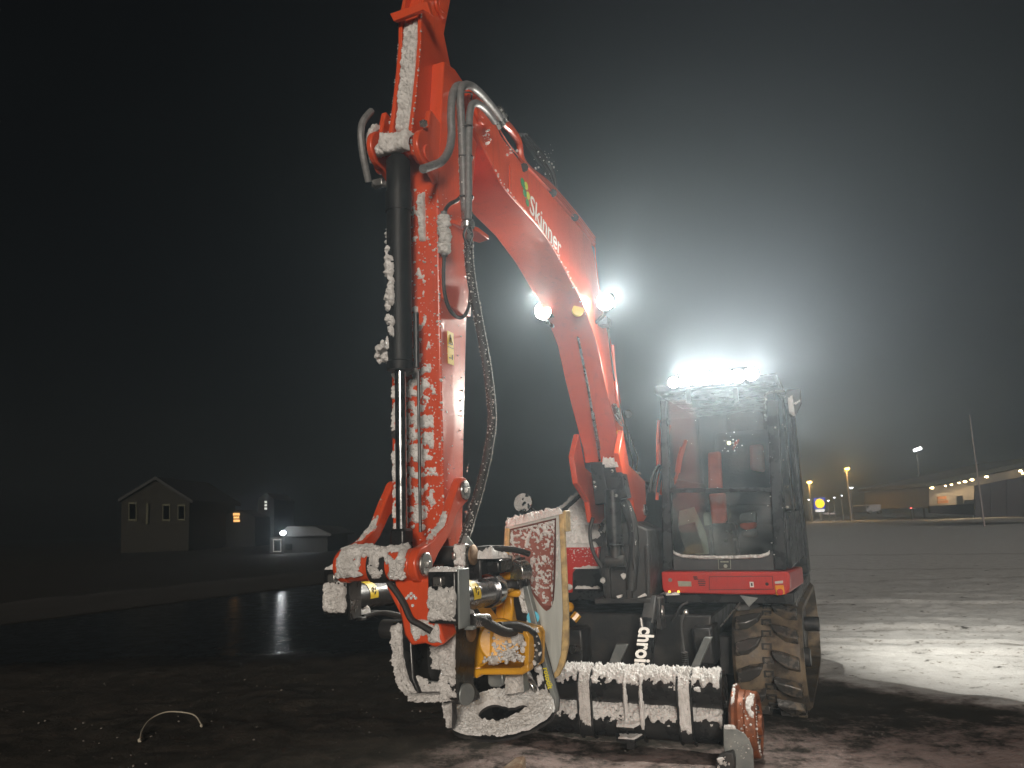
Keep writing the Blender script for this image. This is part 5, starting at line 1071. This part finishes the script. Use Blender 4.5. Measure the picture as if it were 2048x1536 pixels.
yel('column_rib', [(1000, 1204), (1009, 1203), (1007, 1240), (999, 1242)], 2.205, .02, .003)
b = MB(); b.cyl(pU(1036, 1142, 2.2) + Vector((0, -.03, 0)), pU(1046, 1142, 2.2) + Vector((0, .02, 0)), .042, n=28); b.build('pin_head', STEEL, tl, bevel=.004)
b = MB(); b.box(pU(1028, 1168, 2.24), (.06, .05, .03)); b.box(pU(1050, 1163, 2.2), (.03, .03, .035)); b.build('rod_lock', BLACK, tl, bevel=.004)
b = MB(); b.prism([pU(x, y, 2.2) for x, y in [(1000, 1130), (1002, 1114), (1014, 1109), (1022, 1112), (1020, 1132)]], (0, .02, 0)); b.prism([pU(x, y, 2.16) for x, y in [(1028, 1110), (1036, 1112), (1048, 1124), (1064, 1200), (1052, 1190), (1036, 1135)]], (0, .02, 0)); b.build('lug_plate', GREY, tl, bevel=.004)
hs_o = [(980, 1262), (1000, 1252), (1030, 1258), (1052, 1264), (1058, 1276), (1056, 1340), (1044, 1348), (955, 1346), (950, 1352), (948, 1336), (965, 1332), (978, 1322)]
hs_o = [pU(x, y, 2.42) for x, y in hs_o]; cc_ = sum(hs_o, Vector()) / len(hs_o)
b = MB(); b.ringprism(hs_o, [cc_ + (p - cc_) * .82 + Vector((0, .01, .004)) for p in hs_o], (0, .16, 0)); yh = b.build('gripper_housing', YEL, tl, bevel=.004)
b = MB(); b.prism([p + Vector((0, .12, 0)) for p in hs_o], (0, .02, 0)); b.build('housing_back', YEL, yh)
b = MB(); b.prism([pU(x, y, 2.43) for x, y in [(947, 1338), (1040, 1336), (1056, 1326), (1058, 1342), (1044, 1350), (960, 1350), (953, 1358), (946, 1354)]], (0, .05, 0)); b.build('housing_sill', YEL, yh, bevel=.006)
b = MB(); b.cyl(pU(998, 1282, 2.40), pU(1002, 1278, 2.3), .075, n=28); b.build('swivel', YEL, yh, bevel=.008)
snow_sheet('snow', lambda u, v: (lambda Q: (Q, np.broadcast_to(np.array([0, -1, .2]), Q.shape)))(np.array(pU(972, 1334, 2.40))[None, None] + np.array(pU(1050, 1332, 2.40) - pU(972, 1334, 2.40))[None, None] * u[..., None] + np.array([0, .06, .13])[None, None] * v[..., None]), 90, 60, lambda u, v: edgefade(u, v, .25, .2) - .15 * v, .035, yh, SNOW, freq=20, amp=.9, seed=345)
crumbs('snow', [pU(random.uniform(968, 1050), 1325 - abs(random.gauss(0, 22)), 2.41) for _ in range(150)], yh, .003, .009)

# =================================================================== BUCKET (carried by the tiltrotator)
bk = thing('bucket', 'grey steel bucket with worn ochre edges and snow-flecked brown inside, hung below the stick', 'bucket', (2.1, .3, .9))
BASES[bk.name] = L(2.1, .3, .6); bk.matrix_world = MW @ Matrix.Translation(L(2.1, .3, .6))
UB = 2.06
outl = [(1010, 1052), (1126, 1023), (1128, 1036), (1132, 1120), (1136, 1230), (1136, 1290), (1128, 1330), (1117, 1352), (1104, 1361), (1092, 1356), (1080, 1322), (1068, 1262), (1058, 1214), (1042, 1160), (1028, 1125), (1006, 1118)]
inl = [(1020, 1058), (1112, 1036), (1112, 1046), (1112, 1120), (1110, 1170), (1108, 1198), (1104, 1212), (1099, 1219), (1093, 1222), (1088, 1219), (1080, 1210), (1070, 1196), (1058, 1176), (1044, 1148), (1034, 1122), (1018, 1098)]
O_ = [pU(x, y, UB) for x, y in outl]; I_ = [pU(x, y, UB) for x, y in inl]
ci = sum(I_, Vector()) / len(I_)
n = len(O_); D1 = [ci + (p - ci) * .95 + Vector((.0, .03, 0)) for p in I_]; D2 = [ci + (p - ci) * .62 + Vector((0, .09, 0)) for p in I_]
# shell = front lip + rounded back, inside = hollow
Bk = [ci + (p - ci) * .93 + Vector((-.032, .10, 0)) for p in O_]; co = sum(O_, Vector()) / n; B2 = [co + (p - co) * .66 + Vector((-.06, .2, 0)) for p in O_]
b = MB(); b.add(O_ + I_ + Bk + B2, [(i, (i + 1) % n, n + (i + 1) % n, n + i) for i in range(n)] + [(i, 2 * n + i, 2 * n + (i + 1) % n, (i + 1) % n) for i in range(n)] + [(2 * n + i, 3 * n + i, 3 * n + (i + 1) % n, 2 * n + (i + 1) % n) for i in range(n)] + [tuple(range(3 * n, 4 * n))])
SHELL = mat('scratched_grey_steel', (.44, .47, .45), .4, .15, (.56, .59, .56), 4, .35, .7, bump=.12, bs=24, rvar=.12)
# long vertical scratches
t_ = SHELL.node_tree; tc_ = [q for q in t_.nodes if q.type == 'TEX_COORD'][0]; mp_ = t_.nodes.new('ShaderNodeMapping'); mp_.inputs['Scale'].default_value = (9, 9, .8); t_.links.new(tc_.outputs['Object'], mp_.inputs[0])
for q in t_.nodes:
    if q.type == 'TEX_NOISE': t_.links.new(mp_.outputs[0], q.inputs['Vector'])
shell = b.build('shell', SHELL, bk, smooth=50)
b = MB(); b.add(I_ + D1 + D2, [(i, (i + 1) % n, n + (i + 1) % n, n + i) for i in range(n)] + [(n + i, n + (i + 1) % n, 2 * n + (i + 1) % n, 2 * n + i) for i in range(n)] + [tuple(range(2 * n, 3 * n))]); lin = b.build('liner', BROWN, bk, smooth=60)
# ochre worn edge along the right and the left upper lip
eo = [pU(x, y, UB + .006) for x, y in [(1117, 1027), (1127, 1023), (1130, 1090), (1136, 1230), (1136, 1290), (1128, 1330), (1117, 1352), (1104, 1361), (1098, 1360), (1112, 1340), (1121, 1310), (1125, 1230), (1121, 1120)]]
b = MB(); b.prism(eo, (0, .02, 0)); edg = b.build('worn_edge', OCHRE, bk, bevel=.004)
b = MB(); b.prism([pU(x, y, UB + .006) for x, y in [(1009, 1056), (1019, 1057), (1017, 1112), (1006, 1118)]], (0, .02, 0)); b.build('worn_edge', OCHRE, bk, bevel=.004)
b = MB(); b.prism([pU(x, y, UB + .01) for x, y in [(1126, 1021), (1131, 1021), (1132, 1064), (1128, 1062)]], (0, .06, 0)); b.build('side_plate', OCHRE, bk, bevel=.003)
snow_sheet('snow', quad(pU(1010, 1054, UB + .008), pU(1128, 1025, UB + .008), pU(1128, 1022, UB - .1), pU(1010, 1050, UB - .1), (0, -.3, 1)), 140, 40, lambda u, v: edgefade(u, v, .5, .08), .02, bk, SNOW, freq=26, amp=.55, seed=350)
def linf(u, v):
    a, b_, c, d = [np.array(p) for p in (pU(1019, 1062, UB - .02), pU(1112, 1040, UB - .02), pU(1107, 1212, UB - .03), pU(1082, 1210, UB - .03))]
    dd = np.array(pU(1028, 1108, UB - .02)); l_ = np.where((v < .35)[..., None], np.array(a) + (dd - a) * (v / .35)[..., None], dd + (d - dd) * ((v - .35) / .65)[..., None]); r_ = b_ + (c - b_) * v[..., None]
    Q = l_ * (1 - u[..., None]) + r_ * u[..., None]
    bul = np.sin(np.pi * np.clip(u, 0, 1)) * np.sin(np.pi * np.clip(v * .95 + .03, 0, 1)); Q[..., 1] += -.012 + .03 * np.sqrt(np.clip(bul, 0, 1))
    return Q, np.broadcast_to(np.array([0, -1, 0]), Q.shape)
b = MB(); uu_, vv_ = np.meshgrid(np.linspace(0, 1, 14), np.linspace(0, 1, 20), indexing='ij'); Pq_, _n = linf(uu_, vv_); idq = np.arange(280).reshape(14, 20)
b.add([Vector(p) + Vector((0, .003, 0)) for p in Pq_.reshape(-1, 3)], [tuple(int(x) for x in f) for f in np.stack([idq[:-1, :-1], idq[1:, :-1], idq[1:, 1:], idq[:-1, 1:]], -1).reshape(-1, 4)]); b.build('liner', BROWN, bk, smooth=80)
snow_sheet('snow', linf, 170, 300, lambda u, v: -.14 + 1.1 * np.clip(.25 - v, 0, .25) - .1 * np.clip(v - .6, 0, 1) + .1 * (np.minimum(u, 1 - u) < .05), .007, bk, SNOW, freq=105, amp=1.15, lump=.5, seed=352, back=.002)
snow_sheet('snow', quad(pU(1113, 1034, UB + .004), pU(1119, 1034, UB + .004), pU(1117, 1160, UB + .004), pU(1112, 1190, UB + .004), (0, -1, 0)), 14, 150, lambda u, v: edgefade(u, v, .05, .3), .008, bk, SNOW, freq=40, amp=.9, seed=354)
# slanting cheek bar in front of the shell, grey outside face with the yellow wording
cbp = [(1025, 1120), (1040, 1114), (1056, 1190), (1085, 1300), (1112, 1404), (1110, 1428), (1096, 1424), (1080, 1385), (1048, 1320), (1027, 1210)]
b = MB(); b.prism([pU(x, y, 2.20) for x, y in cbp], (0, .05, 0)); chk = b.build('cheek_bar', BLACK, bk, bevel=.004)
b = MB(); b.prism([pU(x, y, 2.21) for x, y in [(1040, 1135), (1048, 1140), (1061, 1195), (1087, 1300), (1113, 1400), (1112, 1425), (1106, 1425), (1103, 1400), (1077, 1302), (1048, 1196)]], (0, .03, 0)); fb = b.build('cheek_face', GREY, bk, bevel=.003)
a_, b_ = pU(1086, 1336, 2.2125), pU(1099, 1390, 2.2125)
text('lettering', 'rototilt', a_, b_ - a_, (1, 0, .2), .03, mat('yellow_print', (.8, .7, .02), .5), fb, .0008, squeeze=.86, bold=.0006)
b = MB(); c = pU(1066, 1235, 2.205); b.lathe(c, (.3, -1, 0), [(0, .004), (0, .024), (.001, .024), (.001, .004)], 24); b.build('blue_sticker', BLUEP, chk)
snow_sheet('snow', quad(pU(1026, 1150, 2.203), pU(1043, 1150, 2.203), pU(1099, 1400, 2.203), pU(1080, 1396, 2.203), (0, -1, 0)), 36, 240, lambda u, v: edgefade(u, v, .16, .2), .012, chk, SNOW, freq=28, amp=1.0, seed=356)
# snow-laden lip plate with the oval opening
import itertools
P0, NRM = L(2.4, .1, .57), Vector((0, -.42, 1)).normalized()
def pl_(x, y): return lplane(x, y, P0, NRM)
lo = [(886, 1408), (905, 1404), (918, 1410), (950, 1402), (985, 1388), (1012, 1384), (1040, 1374), (1060, 1366), (1082, 1378), (1100, 1398), (1110, 1420), (1106, 1434), (1080, 1452), (1045, 1467), (1010, 1477), (975, 1479), (940, 1474), (912, 1468), (903, 1458), (900, 1440)]
li = [(957, 1432), (960, 1424), (966, 1418), (974, 1413), (984, 1410), (994, 1410), (1004, 1413), (1016, 1417), (1028, 1416), (1038, 1412), (1046, 1410), (1052, 1412), (1056, 1417), (1052, 1424), (1040, 1432), (1022, 1440), (1004, 1447), (986, 1450), (970, 1446), (961, 1440)]
lO = [pl_(x, y) for x, y in lo]; c0_ = pl_(1005, 1430)
def byang(pts): return sorted(pts, key=lambda p: math.atan2((p - c0_).y, (p - c0_).x))
lO = byang(lO); lI = byang([pl_(x, y) for x, y in li])
def resamp(pts, m=120):
    A = np.array([((p - c0_).y, (p - c0_).x) for p in pts]); th = np.arctan2(A[:, 0], A[:, 1]); rr = np.hypot(A[:, 0], A[:, 1])
    tq = np.linspace(-np.pi, np.pi, m, endpoint=False); r_ = np.interp(tq, th, rr, period=2 * np.pi); return tq, r_
tq, rO = resamp(lO); _, rI = resamp(lI)
rot = lambda r_: [c0_ + Vector((float(r_[i] * math.cos(tq[i])), float(r_[i] * math.sin(tq[i])), 0)) for i in range(120)]
def onpl(p): return Vector((p.x, p.y, P0.z - ((p.x - P0.x) * NRM.x + (p.y - P0.y) * NRM.y) / NRM.z))
RO, RI = [onpl(p) for p in rot(rO)], [onpl(p) for p in rot(rI)]
b = MB(); b.ringprism(RO, RI, -NRM * .01); lip = b.build('lip_plate', DARK, bk, smooth=50)
def lipf(u, v):
    i = v * 120; a = np.interp(i, np.arange(121), np.append(tq, np.pi)); ro = np.interp(i, np.arange(121), np.append(rO, rO[0])); ri = np.interp(i, np.arange(121), np.append(rI, rI[0]))
    r_ = ri + (ro * 1.012 - ri) * u; X = c0_.x + r_ * np.cos(a); Y_ = c0_.y + r_ * np.sin(a); Z_ = P0.z - ((X - P0.x) * NRM.x + (Y_ - P0.y) * NRM.y) / NRM.z
    Q = np.stack([X, Y_, Z_], -1); return Q, np.broadcast_to(np.array(NRM), Q.shape)
snow_sheet('snow', lipf, 70, 420, lambda u, v: .6 - .85 * np.clip(1 - u / .06, 0, 1) ** 2 - .35 * np.clip(1 - (1 - u) / .03, 0, 1) ** 2, .02, lip, SNOW, freq=22, amp=.4, lump=.1, seed=360)
fin = [(886, 1404), (903, 1402), (908, 1440), (901, 1462), (890, 1440)]
b = MB(); b.prism([pU(x, y, 2.5) for x, y in fin], (0, .03, 0)); fn_ = b.build('lip_fin', DARK, bk, bevel=.003)
snow_sheet('snow', quad(pU(886, 1405, 2.503), pU(903, 1403, 2.503), pU(903, 1458, 2.503), pU(896, 1455, 2.503), (0, -1, 0)), 24, 60, lambda u, v: edgefade(u, v, .5, .12), .016, fn_, DSNOW, freq=24, amp=.5, seed=361)
b = MB(); b.prism([pU(x, y, 2.3) for x, y in [(1010, 1350), (1045, 1348), (1050, 1385), (1012, 1392)]], (0, .05, 0)); bb_ = b.build('back_plate', GREY, bk, bevel=.006)
snow_sheet('snow', quad(pU(1008, 1392, 2.303), pU(1050, 1386, 2.303), pU(1046, 1348, 2.303), pU(1010, 1350, 2.303), (0, -1, 0)), 44, 40, lambda u, v: edgefade(u, v, .45, .12), .02, bb_, DSNOW, freq=24, amp=.6, seed=362)
b = MB(); b.prism([pU(x, y, 2.28) for x, y in [(974, 1350), (1006, 1347), (1008, 1368), (998, 1375), (980, 1374), (975, 1368)]], (0, .05, 0)); b.build('wear_pad', GREY, bk, bevel=.01)
b = MB(); b.prism([pU(x, y, 2.24) for x, y in [(1050, 1362), (1058, 1360), (1068, 1372), (1070, 1388), (1060, 1380)]], (0, .03, 0)); b.build('hook', STEEL, bk, bevel=.006)

# =================================================================== NEAR GROUND THINGS
b = MB(); b.prism([wG(988, 1548, .05), wG(1030, 1512, .09), wG(1052, 1510, .09), wG(1030, 1560, .05)], (0, 0, -.1)); bm_ = b.build('timber', mat('weathered_timber', (.2, .13, .08), .85, c2=(.3, .25, .19), ns=14, bump=.4, bs=30), None, bevel=.012)
tag(bm_, 'weathered timber end sticking out of the trodden snow below the bucket', 'timber')
tp_ = [wG(280, 1484), wG(284, 1470), wG(300, 1457), wG(330, 1449), wG(365, 1446), wG(390, 1447), wG(403, 1454)]
tp_ = [p + Vector((0, 0, h)) for p, h in zip(tp_, (.01, .03, .06, .08, .07, .05, .01))]
b = MB(); b.tube(tp_, .0045, 6); b.ball(tp_[0], .014, sub=1, jit=.3); b.ball(tp_[-1], .012, sub=1, jit=.3)
tw_ = b.build('twig', mat('dry_stalk', (.34, .31, .24), .8), None); tag(tw_, 'thin pale dry stalk bent in an arch on the dark bare ground', 'twig')
peb = MB()
for _ in range(520):
    x, y = random.uniform(-4.2, 2.2), random.uniform(4.2, 7.2); peb.ball((x, y, .003), .002 + .008 * random.random() ** 3, (1, 1, .7), 1, .3)
o = peb.build('gravel', mat('gravel', (.11, .1, .085), .9, c2=(.22, .2, .18), ns=3), None); o['kind'] = 'stuff'

# =================================================================== FAR LEFT: buildings beyond the bank
STONE = mat('dark_stone_wall', (.019, .016, .009), .9, c2=(.013, .011, .007), ns=2, bump=.4, bs=3)
SLATE = mat('slate_roof', (.018, .018, .016), .7, c2=(.022, .022, .02), ns=3)
FRAMEM = mat('pale_window_frame', (.09, .085, .045), .7)
DGLASS = mat('dark_pane', (.012, .014, .015), .08)
WARMW = emat('lit_window_warm', (1, .5, .16), 2.2); COOLW = emat('lit_window_cool', (.9, .9, .8), 1.4)
def fx(x, y, d): return wY(x, y, d)
h = thing('gabled_house', 'dim stone house with a gable end and tall windows beyond the dark bank', 'house', fx(310, 1140, 55), machine=False)
hw = [(241, 1142), (243, 1000), (262, 985), (310, 962), (358, 985), (379, 1003), (376, 1142)]
b = MB(); b.prism([fx(x, y, 55) for x, y in hw], (0, 9, 0)); b.build('wall', STONE, h)
for a, c_ in (((236, 1004), (310, 959)), ((310, 959), (385, 1007))):
    p, q = fx(*a, 54.7), fx(*c_, 54.7); b = MB(); b.add([p, q, q + Vector((0, 9.6, 0)), p + Vector((0, 9.6, 0))] + [v + Vector((0, 0, .22)) for v in (p, q, q + Vector((0, 9.6, 0)), p + Vector((0, 9.6, 0)))], [(0, 1, 2, 3), (4, 7, 6, 5), (0, 4, 5, 1), (1, 5, 6, 2), (2, 6, 7, 3), (3, 7, 4, 0)]); b.build('roof', SLATE, h)
for x0, y0, x1, y1 in ((257, 1004, 273, 1042), (325, 1008, 340, 1042), (355, 1009, 370, 1041)):
    o_ = [fx(x, y, 54.9) for x, y in ((x0, y0), (x1, y0), (x1, y1), (x0, y1))]; c = sum(o_, Vector()) / 4
    b = MB(); b.ringprism(o_, [c + (p - c) * .8 for p in o_], (0, .15, 0)); w_ = b.build('window', FRAMEM, h)
    b = MB(); b.prism([c + (p - c) * .8 + Vector((0, .1, 0)) for p in o_], (0, .05, 0)); b.build('pane', DGLASS, w_)
b = MB(); p = fx(295, 1007, 54.8); q = fx(294, 1048, 54.8); b.tube([p, q], .09, 8, smooth=False); b.build('downpipe', FRAMEM, h)
for nm, lab, rc1, wins, wm, dist in (('distant_house', 'dark distant house with one warm lit window beyond the bank', (440, 1020, 510, 1140), [(466, 1026, 479, 1031), (467, 1033, 478, 1037), (467, 1039, 479, 1044)], WARMW, 62),
                                     ('distant_block', 'dark distant tower with a column of three pale lit windows', (516, 985, 548, 1140), [(529, 1002, 533.5, 1006), (529, 1008.5, 533.5, 1012.5), (529, 1015, 533.5, 1019)], COOLW, 66)):
    x0, y0, x1, y1 = rc1; hh = thing(nm, lab, 'house' if 'house' in nm else 'tower', fx((x0 + x1) / 2, y1, dist), machine=False)
    o_ = [fx(x, y, dist) for x, y in ((x0, y0 + 14), ((x0 + x1) / 2, y0), (x1, y0 + 14), (x1, y1), (x0, y1))]
    b = MB(); b.prism(o_, (0, 6, 0)); b.build('wall', mat(nm + '_wall', (.012, .013, .013), .9), hh)
    for w in wins:
        b = MB(); b.prism([fx(x, y, dist - .1) for x, y in ((w[0], w[1]), (w[2], w[1]), (w[2], w[3]), (w[0], w[3]))], (0, .06, 0)); b.build('lit_window', wm, hh)
sh_ = thing('shed', 'low pale-roofed shed lit by a white lamp at its corner beyond the bank', 'shed', fx(600, 1110, 42), machine=False)
b = MB(); b.prism([fx(x, y, 42) for x, y in ((540, 1074), (655, 1072), (655, 1125), (540, 1125))], (0, 5, 0)); b.build('wall', mat('shed_wall', (.014, .015, .015), .85, c2=(.02, .02, .02), ns=2), sh_)
b = MB(); b.prism([fx(x, y, 41.6) for x, y in ((560, 1066), (576, 1052), (632, 1054), (662, 1068), (662, 1072), (560, 1073))], (0, 6, 0)); b.build('roof', mat('pale_sheet_roof', (.035, .035, .034), .7, c2=(.045, .045, .045), ns=3), sh_)
o_ = [fx(x, y, 41.9) for x, y in ((546, 1078), (562, 1078), (562, 1104), (546, 1104))]; c = sum(o_, Vector()) / 4
b = MB(); b.ringprism(o_, [c + (p - c) * .84 for p in o_], (0, .12, 0)); dr = b.build('door_frame', mat('white_door_frame', (.4, .4, .38), .6), sh_)
b = MB(); b.prism([c + (p - c) * .84 + Vector((0, .08, 0)) for p in o_], (0, .03, 0)); b.build('door', DGLASS, dr)
o_ = [fx(x, y, 41.9) for x, y in ((571, 1088), (584, 1088), (584, 1099), (571, 1099))]; b = MB(); b.prism(o_, (0, .04, 0)); b.build('window', DGLASS, sh_)
lp_ = thing('yard_lamp', 'bright white lamp on a short post in front of the dark shed', 'lamp', fx(566, 1120, 41), machine=False)
b = MB(); lc0 = fx(566, 1066, 41); b.tube([lc0 + Vector((0, .1, -.15)), Vector((lc0.x, lc0.y + .1, -.3))], .05, 8, smooth=False); b.build('post', DARK, lp_)
b = MB(); b.ball(lc0, .15, (1, .6, .8), 2); b.build('lamp_head', emat('lit_white_lamp', (.93, .97, 1), 60), lp_)
d = bpy.data.lights.new('yard_lamp_glow', 'POINT'); d.energy = 26; d.shadow_soft_size = .15; d.color = (.93, .97, 1); o = bpy.data.objects.new('yard_lamp_glow', d); COL.objects.link(o); o.location = lc0 + Vector((0, -.3, .02))

# =================================================================== FAR RIGHT: retail park
SOD = emat('sodium_lamp', (1, .5, .08), 60); WHT = emat('white_street_lamp', (.9, .95, 1), 14); WARM = emat('warm_wall_lamp', (1, .68, .3), 34)
POLE = mat('galvanised_pole', (.3, .29, .28), .6, .4)
def street_lamp(x, y, dist, label, r_, em, pole=.07, group=None):
    top = fx(x, y, dist); t = thing('street_lamp', label, 'street lamp', (top.x, top.y, 0), machine=False, group=group)
    b = MB(); b.cyl((top.x, top.y, 0), (top.x, top.y, top.z + .02), pole * 1.2, pole * .8, 10); b.build('pole', POLE, t)
    b = MB(); b.box(top + Vector((0, -.2, .06)), (r_ * 2.2, .5, .1)); b.build('lamp_head', POLE, t, bevel=.02)
    b = MB(); b.ball(top + Vector((0, -.25, -.02)), r_, (1, 1, .6), 2); b.build('bulb', em, t); return top
for x, y, lab in ((1617, 964, 'lit orange sodium street lamp nearest the round yellow sign'), (1692, 937, 'taller lit orange sodium street lamp right of the yellow sign')):
    tpp = street_lamp(x, y, 85, lab, .24, SOD, .09, 'sodium street lamps')
    d = bpy.data.lights.new('sodium_glow', 'POINT'); d.energy = 300; d.color = (1, .5, .1); d.shadow_soft_size = .2; o = bpy.data.objects.new('sodium_glow', d); COL.objects.link(o); o.location = tpp + Vector((0, -.6, -.2))
for x, y, r_, lab in ((1701, 975, .2, 'small white lamp just right of the taller sodium lamp'), (1820, 967, .2, 'small white lamp alone between the sodium lamps and the store'), (1616, 999, .11, 'tiny white lamp left of the round yellow sign'), (1641, 996, .11, 'tiny white lamp above the round yellow sign'), (1655, 1001, .11, 'tiny white lamp just right of the round yellow sign'), (1667, 995, .09, 'tiny white lamp second to the right of the yellow sign'), (1682, 991, .09, 'tiny white lamp at the foot of the taller sodium lamp')):
    street_lamp(x, y, 92, lab, r_, WHT, .05, 'small white lamps of the retail park')
# round yellow sign
sg_ = thing('shop_sign', 'round yellow shop sign on a blue square lit from inside', 'sign', fx(1638, 1032, 80), machine=False)
b = MB(); b.prism([fx(x, y, 80) for x, y in ((1629.5, 996), (1650, 995), (1650.5, 1017), (1630, 1018))], (0, .3, 0)); pn = b.build('panel', emat('lit_blue_panel', (.02, .04, .5), 1.6), sg_)
c = fx(1639.5, 1007, 79.9); b = MB(); b.lathe(c, (0, -1, 0), [(0, .47), (.03, .47), (.03, .001)], 32); ds = b.build('disc', emat('lit_yellow_disc', (1, .62, .0), 3.2), sg_)
text('lettering', 'LIDL', c + Vector((-.33, -.05, -.11)), (1, 0, .03), (0, 0, 1), .3, emat('lit_orange_print', (.8, .22, .02), 1.2), ds, .004)
b = MB(); b.prism([fx(x, y, 80) for x, y in ((1632, 1019), (1649, 1018), (1649.5, 1023), (1632.5, 1024))], (0, .2, 0)); b.build('lower_panel', emat('lit_white_panel', (1, .95, .9), 1.6), sg_)
b = MB(); b.box(fx(1640.5, 1030, 80.1), (.14, .1, 1.0)); b.build('post', POLE, sg_)
b = MB(); b.prism([fx(x, y, 76) for x, y in ((1648, 1025), (1671, 1024), (1671, 1029), (1648, 1030))], (0, .1, 0)); bs_ = b.build('banner_sign', mat('dark_banner', (.05, .04, .05), .8), None); tag(bs_, 'small low dark sign with pale marks right of the round yellow sign', 'sign')
BASES[bs_.name] = Vector((0, 0, 0)); b = MB()
for k, w_ in enumerate((.08, .07, .09, .08, 0, .1, .08, .08, .07)):
    if w_: b.box(fx(1650 + 2.3 * k, 1027.2, 75.95), (w_, .01, .16))
b.build('printed_line', emat('lit_pale_print', (1, .8, .7), .6), bs_)['kind'] = 'stuff'
b = MB(); b.prism([fx(x, y, 70) for x, y in ((1733, 1011), (1737, 1010), (1762, 1008), (1762, 1023), (1733, 1024))], (0, 3, 0)); vb = thing('parked_van', 'pale box van parked far across the snowy yard', 'van', fx(1748, 1026, 70), machine=False); b.build('body', mat('van_white', (.35, .33, .34), .5), vb, bevel=.05)
for x in (1738, 1757): b = MB(); p = fx(x, 1024, 70.2); b.cyl(p + Vector((0, -.3, 0)), p + Vector((0, .1, 0)), .16, n=16); b.build('wheel', RUBBER, vb)
b = MB(); b.prism([fx(x, y, 69.97) for x, y in ((1734, 1012), (1738, 1011.5), (1738, 1016), (1734, 1016.5))], (0, .1, 0)); b.build('windscreen', DGLASS, vb)
# store with wall lamps
STW = mat('store_cladding', (.2, .18, .16), .8, c2=(.16, .145, .135), ns=1.5)
stt = thing('store', 'low pale store with a row of warm lamps along its eaves', 'store', fx(1930, 1012, 75), machine=False)
b = MB(); b.prism([fx(x, y, 75) for x, y in ((1858, 975), (2130, 918), (2130, 1010), (1858, 1014))], (0, 14, 0)); b.build('wall', STW, stt)
b = MB(); b.prism([fx(x, y, 74.4) for x, y in ((1852, 966), (2140, 905), (2140, 914), (1852, 973))], (0, 15, 0)); b.build('roof_edge', SLATE, stt)
wl = [(1863, 974), (1890, 970), (1902, 967.5), (1917, 964), (1929, 961.5), (1943, 958), (1972, 952), (2040, 940), (2044, 945)]
for k, (x, y) in enumerate(wl):
    p = fx(x, y, 74.2); b = MB(); b.box(p, (.3, .22, .12)); lmpk = b.build('wall_lamp', POLE, stt); b = MB(); b.ball(p + Vector((0, -.06, -.08)), .15 if k in (0, 4, 5, 6, 7) else .1, (1.2, .8, .7), 2); b.build('bulb', WARM, lmpk)
    if k in (1, 3, 5, 6, 7): spot('wall_lamp_light', p + Vector((0, -.35, -.25)), p + Vector((0, .5, -2.5)), 260, 110, (1, .72, .38), .1, .6, wf=True)
for x0, y0, x1, y1, t1 in ((1875, 992, 1893, 998, ''), (1876, 1000, 1897, 1006, '')):
    b = MB(); b.prism([fx(x, y, 74.1) for x, y in ((x0, y0 + 1), (x1, y0), (x1, y1), (x0, y1 + 1))], (0, .1, 0)); sgn = b.build('store_sign', mat('orange_board', (.6, .22, .05), .6), stt)
for x0, y0, x1, y1 in ((1915, 992, 1926, 1010), (1930, 1000, 1952, 1008)):
    b = MB(); b.prism([fx(x, y, 74.8) for x, y in ((x0, y0), (x1, y0 - 1), (x1, y1), (x0, y1))], (0, .25, 0)); b.build('store_window', DGLASS, stt)
wlp = [(1950, 970), (2140, 935), (2140, 1040), (1952, 1024)]
hb_ = thing('hoarding', 'long grey panel wall at the right edge in front of the lit store', 'wall', fx(2000, 1030, 48), machine=False)
for k in range(6):
    xa0, xa1 = 1950 + k * 32, 1950 + (k + 1) * 32 - .8; ya = lambda x: 971 - (x - 1950) * .185
    b = MB(); b.prism([fx(x, y, 48) for x, y in ((xa0, ya(xa0)), (xa1, ya(xa1)), (xa1, 1034), (xa0, 1034))], (0, .12, 0)); b.build('wall_panel', mat('hoarding_panel', (.05, .043, .045), .8, c2=(.036, .032, .034), ns=1.2) if k == 0 else bpy.data.materials['hoarding_panel'], hb_, bevel=.01)
b = MB(); b.prism([fx(x, y, 52) for x, y in ((1860, 1012), (1952, 1007), (1952, 1030), (1862, 1026))], (0, .3, 0)); lwl = b.build('low_wall', mat('low_wall_block', (.045, .04, .04), .85, c2=(.035, .03, .03), ns=2), None, bevel=.02); tag(lwl, 'low dark wall in front of the lit store', 'wall')
a_, b_ = fx(1939, 830, 46), fx(1966, 1030, 46)
b = MB(); b.cyl((b_.x, b_.y, -.05), a_, .05, .028, 10); ms = b.build('mast', mat('pale_mast', (.28, .23, .22), .6), None); tag(ms, 'tall thin leaning mast in front of the grey panel wall', 'mast')
fl = thing('floodlight', 'small tilted white floodlight high on a dark pole left of the mast', 'floodlight', fx(1835, 1020, 90), machine=False)
fa, fb_ = fx(1828, 901, 90), fx(1842, 896, 90)
b = MB(); b.tube([fa, fb_], .17, 10, smooth=False); b.build('lamp_head', emat('lit_floodlight', (1, .98, .95), 12), fl)
b = MB(); m__ = (fa + fb_) / 2; b.cyl((m__.x, m__.y + .3, 0), (m__.x, m__.y + .3, m__.z), .1, .07, 10); b.build('pole', DARK, fl)
rl = thing('signal_lamp', 'small red lamp low on a post left of the lit store', 'lamp', fx(1822, 1030, 80), machine=False)
p = fx(1822, 1015.5, 80); b = MB(); b.ball(p, .09, sub=2); b.build('bulb', emat('lit_red', (1, .12, .1), 10), rl)
b = MB(); b.cyl((p.x, p.y + .15, 0), (p.x, p.y + .15, p.z + .1), .05, n=8); b.build('post', DARK, rl)
